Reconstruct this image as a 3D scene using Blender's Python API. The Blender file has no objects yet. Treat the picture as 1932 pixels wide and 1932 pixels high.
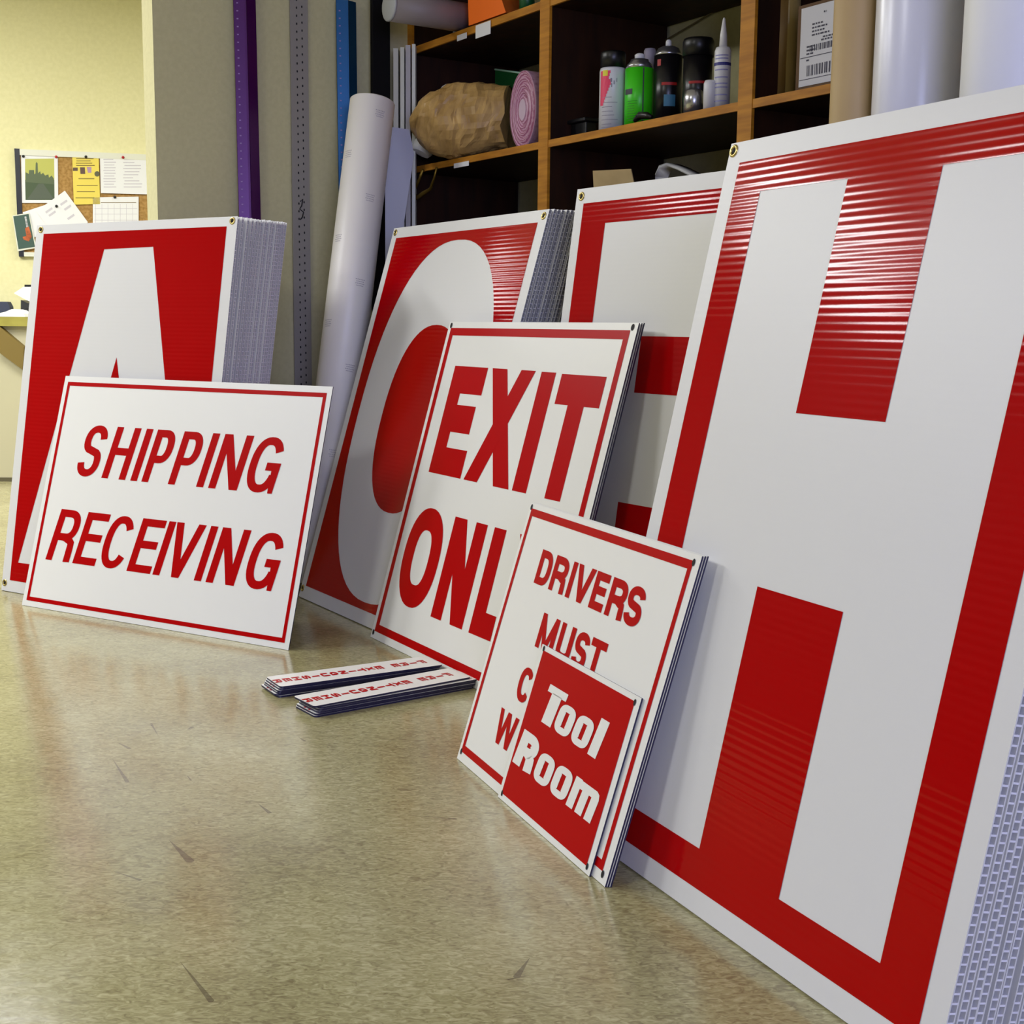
import bpy, math, random
from math import sin, cos, tan, radians as R, pi, hypot, atan2
from mathutils import Vector, Matrix
from mathutils.geometry import tessellate_polygon

random.seed(7)
SC = bpy.context.scene
COL = SC.collection

# ------------------------------------------------------------------ camera
EYE = Vector((0, 0, 0.877))
PITCH, ROLL, FPX = 0.1419763, 0.0105884, 2448.5
_r = Vector((1, 0, 0)); _f = Vector((0, cos(PITCH), -sin(PITCH))); _u = Vector((0, sin(PITCH), cos(PITCH)))
CR = _r * cos(ROLL) + _u * sin(ROLL)
CU = -_r * sin(ROLL) + _u * cos(ROLL)
cam_d = bpy.data.cameras.new('camera'); cam = bpy.data.objects.new('camera', cam_d); COL.objects.link(cam)
cam_d.sensor_width = 36.0; cam_d.sensor_fit = 'HORIZONTAL'; cam_d.lens = FPX / 1932 * 36
cam_d.clip_start = 0.02; cam_d.clip_end = 60
cam.matrix_world = Matrix(((CR.x, CU.x, -_f.x, EYE.x), (CR.y, CU.y, -_f.y, EYE.y), (CR.z, CU.z, -_f.z, EYE.z), (0, 0, 0, 1)))
SC.camera = cam
SC.view_settings.view_transform = 'Standard'
SC.view_settings.look = 'None'
SC.view_settings.gamma = 1
SC.view_settings.exposure = -0.05
SC.render.engine = 'CYCLES'
SC.cycles.use_denoising = True
SC.cycles.max_bounces = 8
SC.cycles.diffuse_bounces = 4
SC.cycles.glossy_bounces = 4
SC.cycles.sample_clamp_indirect = 6

# ------------------------------------------------------------------ world and lights (numbers tuned here)
W = bpy.data.worlds.new('world'); SC.world = W; W.use_nodes = True
W.node_tree.nodes['Background'].inputs[0].default_value = (0.75, 0.8, 1, 1)
W.node_tree.nodes['Background'].inputs[1].default_value = 0.05
CEIL = 2.95
WARM = (0.98, 0.985, 1.0)
COOL = (0.50, 0.54, 1.0)
# main-room ceiling troffers: (x, y, yaw, length, width, strength)
TROFFERS = [(-2.6, 0.2, 33, 1.2, 0.6, 24), (-4.0, 3.1, 33, 1.2, 0.6, 46),
            (-4.4, 4.55, 33, 1.2, 0.6, 38), (-2.75, 5.5, 33, 1.2, 0.6, 38), (-4.6, 6.9, 33, 1.2, 0.6, 16),
            (-0.3, 6.9, 33, 1.2, 0.6, 26)]

def srgb(r, g, b):
    f = lambda c: (c / 255 / 12.92) if c / 255 <= 0.04045 else ((c / 255 + 0.055) / 1.055) ** 2.4
    return (f(r), f(g), f(b), 1)

# ------------------------------------------------------------------ materials
MATS = {}
def mat(name, col=(200, 200, 200), rough=0.5, metal=0.0, spec=0.5, emit=None, trans=0.0):
    if name in MATS: return MATS[name]
    m = bpy.data.materials.new(name); m.use_nodes = True
    b = m.node_tree.nodes['Principled BSDF']
    b.inputs['Base Color'].default_value = srgb(*col)
    b.inputs['Roughness'].default_value = rough
    b.inputs['Metallic'].default_value = metal
    b.inputs['Specular IOR Level'].default_value = spec
    if emit:
        b.inputs['Emission Color'].default_value = (*emit[0], 1); b.inputs['Emission Strength'].default_value = emit[1]
    if trans: b.inputs['Transmission Weight'].default_value = trans
    MATS[name] = m
    return m
def nodes(m):
    return m.node_tree.nodes, m.node_tree.links, m.node_tree.nodes['Principled BSDF']
def mnode(N, L, op, a, b=None, c=None):
    n = N.new('ShaderNodeMath'); n.operation = op
    for i, v in enumerate((a, b, c)):
        if v is None: continue
        if isinstance(v, (int, float)): n.inputs[i].default_value = v
        else: L.new(v, n.inputs[i])
    return n.outputs[0]
def noisy(m, c1, c2, scale=8, detail=4, stretch=(1, 1, 1), bump=0.0, rough=None, lo=0.35, hi=0.65):
    N, L, b = nodes(m)
    tc = N.new('ShaderNodeTexCoord'); mp = N.new('ShaderNodeMapping'); mp.inputs['Scale'].default_value = stretch
    no = N.new('ShaderNodeTexNoise'); no.inputs['Scale'].default_value = scale; no.inputs['Detail'].default_value = detail
    cr = N.new('ShaderNodeValToRGB'); cr.color_ramp.elements[0].position = lo; cr.color_ramp.elements[1].position = hi
    cr.color_ramp.elements[0].color = srgb(*c1); cr.color_ramp.elements[1].color = srgb(*c2)
    L.new(tc.outputs['Object'], mp.inputs[0]); L.new(mp.outputs[0], no.inputs[0]); L.new(no.outputs[0], cr.inputs[0]); L.new(cr.outputs[0], b.inputs['Base Color'])
    if bump:
        bu = N.new('ShaderNodeBump'); bu.inputs['Strength'].default_value = 1; bu.inputs['Distance'].default_value = bump
        L.new(no.outputs[0], bu.inputs['Height']); L.new(bu.outputs[0], b.inputs['Normal'])
    return m
def ringed(m, c1, c2, scale):
    N, L, b = nodes(m)
    tc = N.new('ShaderNodeTexCoord'); w = N.new('ShaderNodeTexWave'); w.wave_type = 'RINGS'; w.rings_direction = 'Z'
    w.inputs['Scale'].default_value = scale; w.inputs['Distortion'].default_value = 2.5; w.inputs['Detail Scale'].default_value = 1.5
    cr = N.new('ShaderNodeValToRGB'); cr.color_ramp.elements[0].color = srgb(*c1); cr.color_ramp.elements[1].color = srgb(*c2)
    L.new(tc.outputs['Object'], w.inputs[0]); L.new(w.outputs[0], cr.inputs[0]); L.new(cr.outputs[0], b.inputs['Base Color'])
    return m
def ribbed(m, pitch, amp, irregular=0.5):
    """fine horizontal waviness of fluted plastic board, along the sheet's own height"""
    N, L, b = nodes(m)
    tc = N.new('ShaderNodeTexCoord'); sp = N.new('ShaderNodeSeparateXYZ'); L.new(tc.outputs['Object'], sp.inputs[0])
    s = mnode(N, L, 'SINE', mnode(N, L, 'MULTIPLY', sp.outputs[2], 2 * pi / pitch))
    mp = N.new('ShaderNodeMapping'); mp.inputs['Scale'].default_value = (0.6, 0.6, 26); L.new(tc.outputs['Object'], mp.inputs[0])
    no = N.new('ShaderNodeTexNoise'); no.inputs['Scale'].default_value = 1.0; no.inputs['Detail'].default_value = 1; L.new(mp.outputs[0], no.inputs[0])
    h = mnode(N, L, 'ADD', mnode(N, L, 'MULTIPLY', s, amp), mnode(N, L, 'MULTIPLY', no.outputs[0], amp * 12 * irregular))
    bu = N.new('ShaderNodeBump'); bu.inputs['Strength'].default_value = 1; bu.inputs['Distance'].default_value = 1
    L.new(h, bu.inputs['Height']); L.new(bu.outputs[0], b.inputs['Normal'])
    return m

M_white = ribbed(mat('fluted_white_plastic', (219, 219, 216), 0.42), 0.012, 0.000012, 0.3)
M_flute = mat('flute_web_plastic', (232, 232, 240), 0.5)
M_red = ribbed(mat('red_vinyl_on_fluted_board', (170, 0, 2), 0.10, spec=0.22), 0.0125, 0.00007, 0.5)
M_redf = mat('red_vinyl', (176, 0, 3), 0.34, spec=0.1)
M_face = mat('white_sign_face', (232, 232, 226), 0.35)
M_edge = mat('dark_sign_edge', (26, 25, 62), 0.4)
M_whv = mat('white_vinyl', (232, 232, 226), 0.35)
M_brass = mat('brass', (190, 170, 105), 0.3, 0.9)
M_hole = mat('hole_black', (12, 12, 14), 0.8)
M_black = mat('black_plastic', (14, 14, 16), 0.35)
M_wall = noisy(mat('painted_wall', (205, 196, 170), 0.85, spec=0.2), (202, 196, 150), (208, 202, 156), 60, 3, bump=0.0006)
M_yell = noisy(mat('pale_yellow_wall', (238, 232, 176), 0.85, spec=0.2), (232, 226, 172), (238, 232, 180), 40, 3)
M_ceil = mat('ceiling_tile', (225, 224, 215), 0.9)
M_oak = noisy(mat('oak_edging', (150, 98, 38), 0.55, spec=0.3), (168, 108, 22), (200, 136, 36), 5, 5, (1, 1, 12))
M_oakh = noisy(mat('oak_edging_horizontal', (150, 98, 38), 0.55, spec=0.3), (168, 108, 22), (200, 136, 36), 5, 5, (2, 12, 12))
M_dark = noisy(mat('shade_darkened_panel', (70, 38, 18), 0.6, spec=0.25), (34, 16, 7), (50, 25, 10), 6, 4, (4, 4, .7))  # shade inside the bays is put into this panel colour
M_card = noisy(mat('cardboard', (165, 130, 80), 0.8), (190, 164, 112), (208, 182, 128), 10, 3)
M_paper = mat('paper', (238, 238, 236), 0.75)

# ------------------------------------------------------------------ mesh helpers
class MB:
    def __init__(s): s.v = []; s.f = []; s.m = []; s.sm = []
    def add(s, vs, fs, mi=0, smooth=False, M=None):
        o = len(s.v)
        s.v += [tuple(M @ Vector(p)) if M else tuple(p) for p in vs]
        for f in fs: s.f.append(tuple(o + i for i in f)); s.m.append(mi); s.sm.append(smooth)
        return s
    def box(s, x0, y0, z0, x1, y1, z1, mi=0, M=None, side=None):
        vs = [(x, y, z) for z in (z0, z1) for y in (y0, y1) for x in (x0, x1)]
        fs = [(0, 2, 3, 1), (4, 5, 7, 6), (0, 1, 5, 4), (2, 6, 7, 3), (0, 4, 6, 2), (1, 3, 7, 5)]
        if side is None: return s.add(vs, fs, mi, False, M)
        o = len(s.v); s.v += [tuple(M @ Vector(p)) if M else p for p in vs]
        for k, f in enumerate(fs):
            s.f.append(tuple(o + i for i in f)); s.m.append(mi if k in (2, 3) else side); s.sm.append(False)
        return s
    def tube(s, pts, r, seg=10, caps=True, mi=0):
        pts = [Vector(p) for p in pts]; rs = r if isinstance(r, (list, tuple)) else [r] * len(pts)
        rings = []; ref = None
        for i, p in enumerate(pts):
            t = (pts[min(i + 1, len(pts) - 1)] - pts[max(i - 1, 0)]).normalized()
            if ref is None: ref = t.orthogonal().normalized()
            ref = (ref - t * ref.dot(t)).normalized(); b = t.cross(ref)
            rings.append([p + (ref * cos(2 * pi * k / seg) + b * sin(2 * pi * k / seg)) * rs[i] for k in range(seg)])
        o = len(s.v)
        for g in rings: s.v += [tuple(q) for q in g]
        for i in range(len(pts) - 1):
            for k in range(seg):
                a = o + i * seg + k; b2 = o + i * seg + (k + 1) % seg
                s.f.append((a, b2, b2 + seg, a + seg)); s.m.append(mi); s.sm.append(True)
        if caps:
            s.f.append(tuple(o + k for k in range(seg))[::-1]); s.m.append(mi); s.sm.append(False)
            s.f.append(tuple(o + (len(pts) - 1) * seg + k for k in range(seg))); s.m.append(mi); s.sm.append(False)
        return s
    def lathe(s, prof, seg=28, M=None, mi=0, a0=0.0, a1=2 * pi):
        """prof: list of (r, z) bottom to top"""
        full = abs(a1 - a0 - 2 * pi) < 1e-6; n = seg if full else seg + 1
        vs = [(r * cos(a0 + (a1 - a0) * k / seg), r * sin(a0 + (a1 - a0) * k / seg), z) for r, z in prof for k in range(n)]
        fs = []
        for i in range(len(prof) - 1):
            for k in range(seg):
                k2 = (k + 1) % n
                fs.append((i * n + k, i * n + k2, (i + 1) * n + k2, (i + 1) * n + k))
        s.add(vs, fs, mi, True, M)
        if full:
            o = len(s.v) - len(vs)
            if prof[0][0] > 1e-5: s.f.append(tuple(o + k for k in range(n))[::-1]); s.m.append(mi); s.sm.append(False)
            if prof[-1][0] > 1e-5: s.f.append(tuple(o + (len(prof) - 1) * n + k for k in range(n))); s.m.append(mi); s.sm.append(False)
        return s
    def prism(s, poly, y0, y1, mi=0, M=None):
        """polygon in x,z extruded along y"""
        n = len(poly); vs = [(x, y0, z) for x, z in poly] + [(x, y1, z) for x, z in poly]
        tri = tessellate_polygon([[Vector((x, z, 0)) for x, z in poly]])
        fs = [tuple(t) for t in tri] + [tuple(i + n for i in t) for t in tri] + [(i, (i + 1) % n, (i + 1) % n + n, i + n) for i in range(n)]
        return s.add(vs, fs, mi, False, M)
    def flat(s, poly, y, holes=(), mi=0):
        loops = [[Vector((x, z, 0)) for x, z in q] for q in (poly, *holes)]
        vs = [(v.x, y, v.y) for q in loops for v in q]
        return s.add(vs, [tuple(t) for t in tessellate_polygon(loops)], mi)
    def quad(s, a, b, c, d, mi=0): return s.add([a, b, c, d], [(0, 1, 2, 3)], mi)
    def mesh(s, name, mats):
        me = bpy.data.meshes.new(name); me.from_pydata(s.v, [], s.f)
        for m in (mats if isinstance(mats, (list, tuple)) else [mats]): me.materials.append(m)
        me.polygons.foreach_set('material_index', s.m); me.polygons.foreach_set('use_smooth', s.sm)
        me.update(); return me
    def build(s, name, mats, parent=None, M=None, bevel=0):
        o = bpy.data.objects.new(name, s.mesh(name, mats)); COL.objects.link(o)
        if parent: o.parent = parent
        if M: o.matrix_world = M
        if bevel:
            b = o.modifiers.new('bevel', 'BEVEL'); b.width = bevel; b.segments = 2; b.limit_method = 'ANGLE'
        return o
def tag(o, label=None, cat=None, group=None, kind=None):
    for k, v in (('label', label), ('category', cat), ('group', group), ('kind', kind)):
        if v: o[k] = v
    return o
def empty(name, M, label, cat, group=None):
    o = bpy.data.objects.new(name, None); COL.objects.link(o); o.empty_display_size = 0.05
    o.matrix_world = M if isinstance(M, Matrix) else Matrix.Translation(Vector(M))
    return tag(o, label, cat, group)
def struct(mb, name, m, M=None): return tag(mb.build(name, m, None, M), kind='structure')
def lift(M, p): return Matrix.Translation(Vector(p)) @ M

# ------------------------------------------------------------------ sight lines: where a spot of the photo meets a real plane
def ray(px, py):
    return _f + CR * ((px - 965.8) / FPX) - CU * ((py - 965.9) / FPX)
def hit(px, py, P, n):
    d = ray(px, py); n = Vector(n); return EYE + d * ((Vector(P) - EYE).dot(n) / d.dot(n))
def atY(px, py, Y):
    d = ray(px, py); return EYE + d * (Y / d.y)
def frame(P, yaw):   # local x along yaw, y away, z up
    return Matrix.Translation(Vector(P)) @ Matrix.Rotation(yaw, 4, 'Z')

# =================================================================== ROOM
YW = R(33)
AX = Vector((cos(YW), sin(YW), 0)); BX = Vector((-sin(YW), cos(YW), 0))    # along partition / away from camera
_c = ray(292, 200); C1 = Vector((_c.x / _c.y * 4.43, 4.43, 0))                                         # free end of the partition
floor_poly = [(-8.5, -4.5), (5.5, -4.5), (5.5, 10.5), (-8.5, 10.5)]
# ---- floor
m = mat('vinyl_tile_floor', (150, 142, 110), 0.24, spec=0.5)
N, L, b = nodes(m)
tc = N.new('ShaderNodeTexCoord')
def nz(scale, detail, st=(1, 1, 1), rot=0.0, dist=0.0):
    mp = N.new('ShaderNodeMapping'); mp.inputs['Scale'].default_value = st; mp.inputs['Rotation'].default_value = (0, 0, rot)
    n = N.new('ShaderNodeTexNoise'); n.inputs['Scale'].default_value = scale; n.inputs['Detail'].default_value = detail; n.inputs['Distortion'].default_value = dist
    L.new(tc.outputs['Object'], mp.inputs[0]); L.new(mp.outputs[0], n.inputs[0]); return n.outputs[0]
cr = N.new('ShaderNodeValToRGB'); e = cr.color_ramp.elements
e[0].position = 0.36; e[0].color = srgb(126, 116, 82); e[1].position = 0.66; e[1].color = srgb(186, 180, 140)
mm = e.new(0.5); mm.color = srgb(156, 151, 108)
mix = mnode(N, L, 'ADD', mnode(N, L, 'MULTIPLY', nz(52, 7, (1, 2.2, 1), 0.9, 1.6), 0.62), mnode(N, L, 'MULTIPLY', nz(2.2, 3), 0.38))
L.new(mix, cr.inputs[0])
# scuffs of their own shape: thin dark dashes where feet have dragged
sp = N.new('ShaderNodeSeparateXYZ'); L.new(tc.outputs['Object'], sp.inputs[0])
def capsule(x0, y0, x1, y1, w):
    dx, dy = x1 - x0, y1 - y0; l2 = dx * dx + dy * dy
    ax = mnode(N, L, 'SUBTRACT', sp.outputs[0], x0); ay = mnode(N, L, 'SUBTRACT', sp.outputs[1], y0)
    t = mnode(N, L, 'DIVIDE', mnode(N, L, 'ADD', mnode(N, L, 'MULTIPLY', ax, dx), mnode(N, L, 'MULTIPLY', ay, dy)), l2)
    tn = N.new('ShaderNodeClamp'); L.new(t, tn.inputs[0]); t = tn.outputs[0]
    ex = mnode(N, L, 'SUBTRACT', ax, mnode(N, L, 'MULTIPLY', t, dx)); ey = mnode(N, L, 'SUBTRACT', ay, mnode(N, L, 'MULTIPLY', t, dy))
    d = mnode(N, L, 'SQRT', mnode(N, L, 'ADD', mnode(N, L, 'MULTIPLY', ex, ex), mnode(N, L, 'MULTIPLY', ey, ey)))
    return mnode(N, L, 'LESS_THAN', d, mnode(N, L, 'MULTIPLY', t, w))
def fl(px, py): p = hit(px, py, (0, 0, 0), (0, 0, 1)); return p.x, p.y
tot = None
for (a, c, w) in [((318, 1584), (358, 1624), .007), ((211, 1430), (240, 1475), .004), ((220, 1400), (244, 1412), .004), ((212, 1643), (264, 1660), .003),
                  ((1000, 1806), (975, 1842), .005), ((985, 1842), (960, 1848), .002), ((338, 1812), (398, 1888), .004), ((300, 1391), (285, 1365), .0025),
                  ((352, 1377), (362, 1372), .004), ((765, 1537), (860, 1545), .002), ((485, 1515), (508, 1533), .004), ((562, 1390), (575, 1398), .003), ((352, 1462), (360, 1472), .002)]:
    s_ = capsule(*fl(*a), *fl(*c), w)
    tot = s_ if tot is None else mnode(N, L, 'MAXIMUM', tot, s_)
mx = N.new('ShaderNodeMixRGB'); L.new(mnode(N, L, 'MULTIPLY', tot, 0.6), mx.inputs[0]); L.new(cr.outputs[0], mx.inputs[1]); mx.inputs[2].default_value = srgb(70, 58, 44)
L.new(mx.outputs[0], b.inputs['Base Color'])
rr = N.new('ShaderNodeMapRange'); rr.inputs[3].default_value = 0.10; rr.inputs[4].default_value = 0.26; L.new(nz(9, 4), rr.inputs[0]); L.new(rr.outputs[0], b.inputs['Roughness'])
bu = N.new('ShaderNodeBump'); bu.inputs['Strength'].default_value = 1; bu.inputs['Distance'].default_value = 0.0006
L.new(nz(16, 3), bu.inputs['Height']); L.new(bu.outputs[0], b.inputs['Normal'])
M_floor = m
fb = MB(); fb.box(-8.5, -4.5, -0.05, 5.5, 10.5, 0); struct(fb, 'floor', M_floor)
cb = MB(); cb.box(-8.5, -4.5, CEIL, 5.5, 10.5, CEIL + 0.05); struct(cb, 'ceiling', M_ceil)
# ---- walls
def wallbox(name, P, yaw, x0, x1, t, m, z1=CEIL):
    w_ = MB(); w_.box(x0, 0, 0, x1, t, z1); return struct(w_, name, m, frame(P, yaw))
wallbox('wall_partition', C1, YW, 0, 1.52, 0.11, M_wall)
SH = Vector((0.09, 4.2, 0))                                            # front of the shelving at its middle upright
SX = -BX; SHF = Matrix(((SX.x, AX.x, 0, SH.x), (SX.y, AX.y, 0, SH.y), (0, 0, 1, 0), (0, 0, 0, 1)))
DEP = 0.465
w_ = MB(); w_.box(-2.3, DEP + 0.012, 0, 7.5, DEP + 0.11, CEIL); struct(w_, 'wall_right', M_wall, SHF)
FAR = atY(150, 300, 8.3); FAR.z = 0
wallbox('wall_far', FAR, R(15), -4.6, 4.2, 0.1, M_yell)
wallbox('wall_left', (-5.5, 11, 0), R(-90), 0, 15.2, 0.1, mat('reflection_cutting_dark', (70, 66, 60), 0.85))  # unseen wall, made dark and set close to cut reflected light
wallbox('wall_rear', (-7.2, -3.6, 0), 0, 0, 12.0, -0.1, M_wall)

# ---- ceiling lights
for i, (x, y, a, l, w, s) in enumerate(TROFFERS):
    t = empty('ceiling_light', frame((x, y, CEIL), R(a)), 'recessed fluorescent ceiling light, out of the picture', 'ceiling light', 'fluorescent ceiling lights')
    fr = MB()
    for q in ((-l / 2 - .03, -w / 2 - .03, l / 2 + .03, -w / 2), (-l / 2 - .03, w / 2, l / 2 + .03, w / 2 + .03), (-l / 2 - .03, -w / 2, -l / 2, w / 2), (l / 2, -w / 2, l / 2 + .03, w / 2)):
        fr.box(q[0], q[1], -.02, q[2], q[3], 0)
    fr.build('frame', M_ceil, t)
    d = MB(); d.quad((-l / 2, -w / 2, -.012), (-l / 2, w / 2, -.012), (l / 2, w / 2, -.012), (l / 2, -w / 2, -.012))
    d.build('diffuser', mat('diffuser_%d' % s, (255, 255, 255), 0.6, emit=(WARM, s)), t)
# ---- unseen glowing panel with a frame, added behind the camera for cool fill
wn = Vector((1.2, -3.57, 1.45))
wf = MB(); wf.quad((-1.3, 0, -.8), (1.3, 0, -.8), (1.3, 0, .8), (-1.3, 0, .8))
wo = tag(wf.build('cool_fill_panel_1', mat('cool_fill_glow', (255, 255, 255), 0.5, emit=(COOL, 13)), None, frame(wn, pi)), kind='structure')
wf = MB()
for q in ((-1.36, -.86, 1.36, -.8), (-1.36, .8, 1.36, .86), (-1.36, -.8, -1.3, .8), (1.3, -.8, 1.36, .8), (-.02, -.8, .02, .8)): wf.box(q[0], -.03, q[1], q[2], .02, q[3])
wf.build('fill_panel_frame', M_ceil, wo)

# =================================================================== GLYPHS
def rect(a, b, c, d): return [(a, b), (c, b), (c, d), (a, d)]
def stroke(path, vs, hs):
    """elliptical-pen stroke: thickness vs where the path runs upright, hs where it runs level"""
    out = []; nrm = []
    for i in range(len(path)):
        a = path[max(i - 1, 0)]; c = path[min(i + 1, len(path) - 1)]
        dx, dy = c[0] - a[0], c[1] - a[1]; l = hypot(dx, dy) or 1; nx, ny = -dy / l, dx / l
        nrm.append((nx * vs / 2, ny * hs / 2))
    for i in range(len(path) - 1):
        (x0, y0), (x1, y1) = path[i], path[i + 1]; (a, b), (c, d) = nrm[i], nrm[i + 1]
        out.append([(x0 - a, y0 - b), (x1 - c, y1 - d), (x1 + c, y1 + d), (x0 + a, y0 + b)])
    return out
def arc(cx, cy, rx, ry, d0, d1, n=20, e=2.35):
    p = []
    for i in range(n + 1):
        t = R(d0 + (d1 - d0) * i / n); c_, s_ = cos(t), sin(t)
        p.append((cx + rx * math.copysign(abs(c_) ** (2 / e), c_), cy + ry * math.copysign(abs(s_) ** (2 / e), s_)))
    return p
def glyph(ch, w, h, vs, hs, e=2.35):
    a, b = vs / 2, hs / 2
    if ch == 'I': return [rect(0, 0, vs, h)]
    if ch == 'l': return [rect(0, 0, w, h)]
    if ch == 'H': return [rect(0, 0, vs, h), rect(w - vs, 0, w, h), rect(vs, h * .53 - b, w - vs, h * .53 + b)]
    if ch == 'E': return [rect(0, 0, vs, h), rect(vs, 0, w, hs), rect(vs, h - hs, w, h), rect(vs, h * .52 - b, w * .93, h * .52 + b)]
    if ch == 'F': return [rect(0, 0, vs, h), rect(vs, h - hs, w, h), rect(vs, h * .5 - b, w * .9, h * .5 + b)]
    if ch == 'L': return [rect(0, 0, vs, h), rect(vs, 0, w, hs)]
    if ch == 'T': return [rect(0, h - hs, w, h), rect(w / 2 - a, 0, w / 2 + a, h - hs)]
    if ch == 'N':
        k = vs * 1.12; return [rect(0, 0, vs, h), rect(w - vs, 0, w, h), [(0, h), (k, h), (w, 0), (w - k, 0)]]
    if ch == 'M':
        k = vs * .95; return [rect(0, 0, vs, h), rect(w - vs, 0, w, h), [(0, h), (k, h), (w / 2 + k / 2, 0), (w / 2 - k / 2, 0)], [(w, h), (w - k, h), (w / 2 - k / 2, 0), (w / 2 + k / 2, 0)]]
    if ch == 'V':
        k = vs * 1.05; return [[(0, h), (k, h), (w / 2 + k / 2, 0), (w / 2 - k / 2, 0)], [(w, h), (w - k, h), (w / 2 - k / 2, 0), (w / 2 + k / 2, 0)]]
    if ch == 'W':
        k = vs * .95; q = w * .27
        return [[(0, h), (k, h), (q + k / 2, 0), (q - k / 2, 0)], [(w / 2 - k / 2, h), (w / 2 + k / 2, h), (q + k / 2, 0), (q - k / 2, 0)],
                [(w / 2 - k / 2, h), (w / 2 + k / 2, h), (w - q + k / 2, 0), (w - q - k / 2, 0)], [(w - k, h), (w, h), (w - q + k / 2, 0), (w - q - k / 2, 0)]]
    if ch == 'X':
        k = vs * 1.12; return [[(0, h), (k, h), (w, 0), (w - k, 0)], [(w, h), (w - k, h), (0, 0), (k, 0)]]
    if ch == 'Y':
        k = vs * 1.05; return [[(0, h), (k, h), (w / 2 + a, h * .42), (w / 2 - a, h * .42)], [(w, h), (w - k, h), (w / 2 - a, h * .42), (w / 2 + a, h * .42)], rect(w / 2 - a, 0, w / 2 + a, h * .42)]
    if ch in 'Oo': return stroke(arc(w / 2, h / 2, w / 2 - a, h / 2 - b, 80, 448, 46, e), vs, hs)
    if ch == 'C': return stroke(arc(w / 2, h / 2, w / 2 - a, h / 2 - b, 32, 328, 34, e), vs, hs)
    if ch == 'G': return stroke(arc(w / 2, h / 2, w / 2 - a, h / 2 - b, 30, 338, 34, e), vs, hs) + [rect(w * .55, h * .40, w, h * .40 + hs), [(w - vs, h * .42), (w, h * .42), (w, 0), (w - vs * .6, 0)]]
    if ch == 'S':
        rx, ry = w / 2 - a, (h - hs) / 4
        return stroke(arc(w / 2, h - b - ry, rx, ry * 1.02, 5, 232, 22, 2.2) + arc(w / 2, b + ry, rx, ry * 1.02, 52, -175, 22, 2.2), vs, hs)
    if ch == 'U': return stroke([(a, h), (a, h * .5)] + arc(w / 2, h * .3, w / 2 - a, h * .3 - b, 180, 360, 20, 2.5) + [(w - a, h * .5), (w - a, h)], vs, hs)
    if ch == 'D': return [rect(0, 0, vs, h)] + stroke([(vs * .8, h - b), (w * .45, h - b)] + arc(w * .45, h / 2, w * .55 - a, h / 2 - b, 90, -90, 20, 2.6) + [(vs * .8, b)], vs, hs)
    if ch in 'PR':
        m0 = h * (.47 if ch == 'R' else .44)
        g = [rect(0, 0, vs, h)] + stroke([(vs * .8, h - b), (w * .5, h - b)] + arc(w * .5, (h - b + m0) / 2, w * .47 - a, (h - b - m0) / 2, 90, -90, 16, 2.3) + [(vs * .8, m0)], vs, hs)
        if ch == 'R': g += stroke([(w * .5, m0), (w * .72, m0 - hs * .35), (w - a * 1.3, m0 - h * .10), (w - a * 1.15, m0 * .5), (w - a, 0)], vs, hs)
        return g
    if ch == 'm':
        g = (w - 3 * vs) / 2; c = vs * .55
        return [rect(0, 0, vs, h), rect(vs + g, 0, 2 * vs + g, h * .9), rect(w - vs, 0, w, h - c), rect(vs, h - hs * 1.25, w - c, h - hs * .1), [(w - vs, h - c), (w, h - c), (w - c * .3, h - c * .35), (w - c, h - hs * .1), (w - vs, h - hs * .1)]]
    return []
def line(mb, base, h, vs, hs, items, slant=0.0, y=-0.0006, e=2.35):
    for it in items:
        ch, x, w = it[:3]; hh = it[3] if len(it) > 3 else h
        for n_, poly in enumerate(glyph(ch, w, hh, vs, hs, e)):      # each stroke a hair above the last, as overlapping cut film
            mb.add([(x + px + slant * pz, y - 0.00001 * (n_ % 60), base + pz) for px, pz in poly], [tuple(range(len(poly)))])

# =================================================================== SIGNS
def sign_frame(x, y, yaw, lean, back=0.0, side=0.0, up=0.0):
    d = Vector((cos(yaw), sin(yaw), 0)); n = Vector((-sin(yaw), cos(yaw), 0)); z = Vector((0, 0, 1))
    u = z * cos(lean) + n * sin(lean); nb = n * cos(lean) - z * sin(lean)
    o = Vector((x, y, 0)) + n * back + d * side + z * up
    return Matrix(((d.x, nb.x, u.x, o.x), (d.y, nb.y, u.y, o.y), (d.z, nb.z, u.z, o.z), (0, 0, 0, 1)))
def flute_mesh(w, h, t, liner, pitch, web):
    k = MB(); k.box(0, 0, 0, w, liner, h, 0); k.box(0, t - liner, 0, w, t, h, 0)
    n = int(h / pitch)
    for i in range(n + 1):
        z = min(i * pitch, h - web); k.box(0.0002, liner, z, w - 0.0002, t - liner, z + web, 1)
    return k.mesh('sheet', [M_white, M_flute])
def grommet(parent, x, z, r=0.011):
    g = MB(); g.add([(0, 0, 0)], [])
    g.v = []; seg = 20
    prof = [(r * .5, 0.0), (r * .55, 0.0016), (r * .8, 0.0024), (r, 0.0012), (r * 1.02, 0)]
    g.lathe(prof, seg, Matrix.Translation((x, 0, z)) @ Matrix.Rotation(pi / 2, 4, 'X'))
    g.f = [f for f in g.f if len(f) == 4]; g.m = g.m[:len(g.f)]; g.sm = [True] * len(g.f)
    o = g.build('grommet', M_brass, parent)
    h_ = MB(); h_.lathe([(r * .55, 0.0), (0, 0.0002)], 16, Matrix.Translation((x, -0.0004, z)) @ Matrix.Rotation(pi / 2, 4, 'X'))
    h_.build('grommet_hole', M_hole, o)
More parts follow.
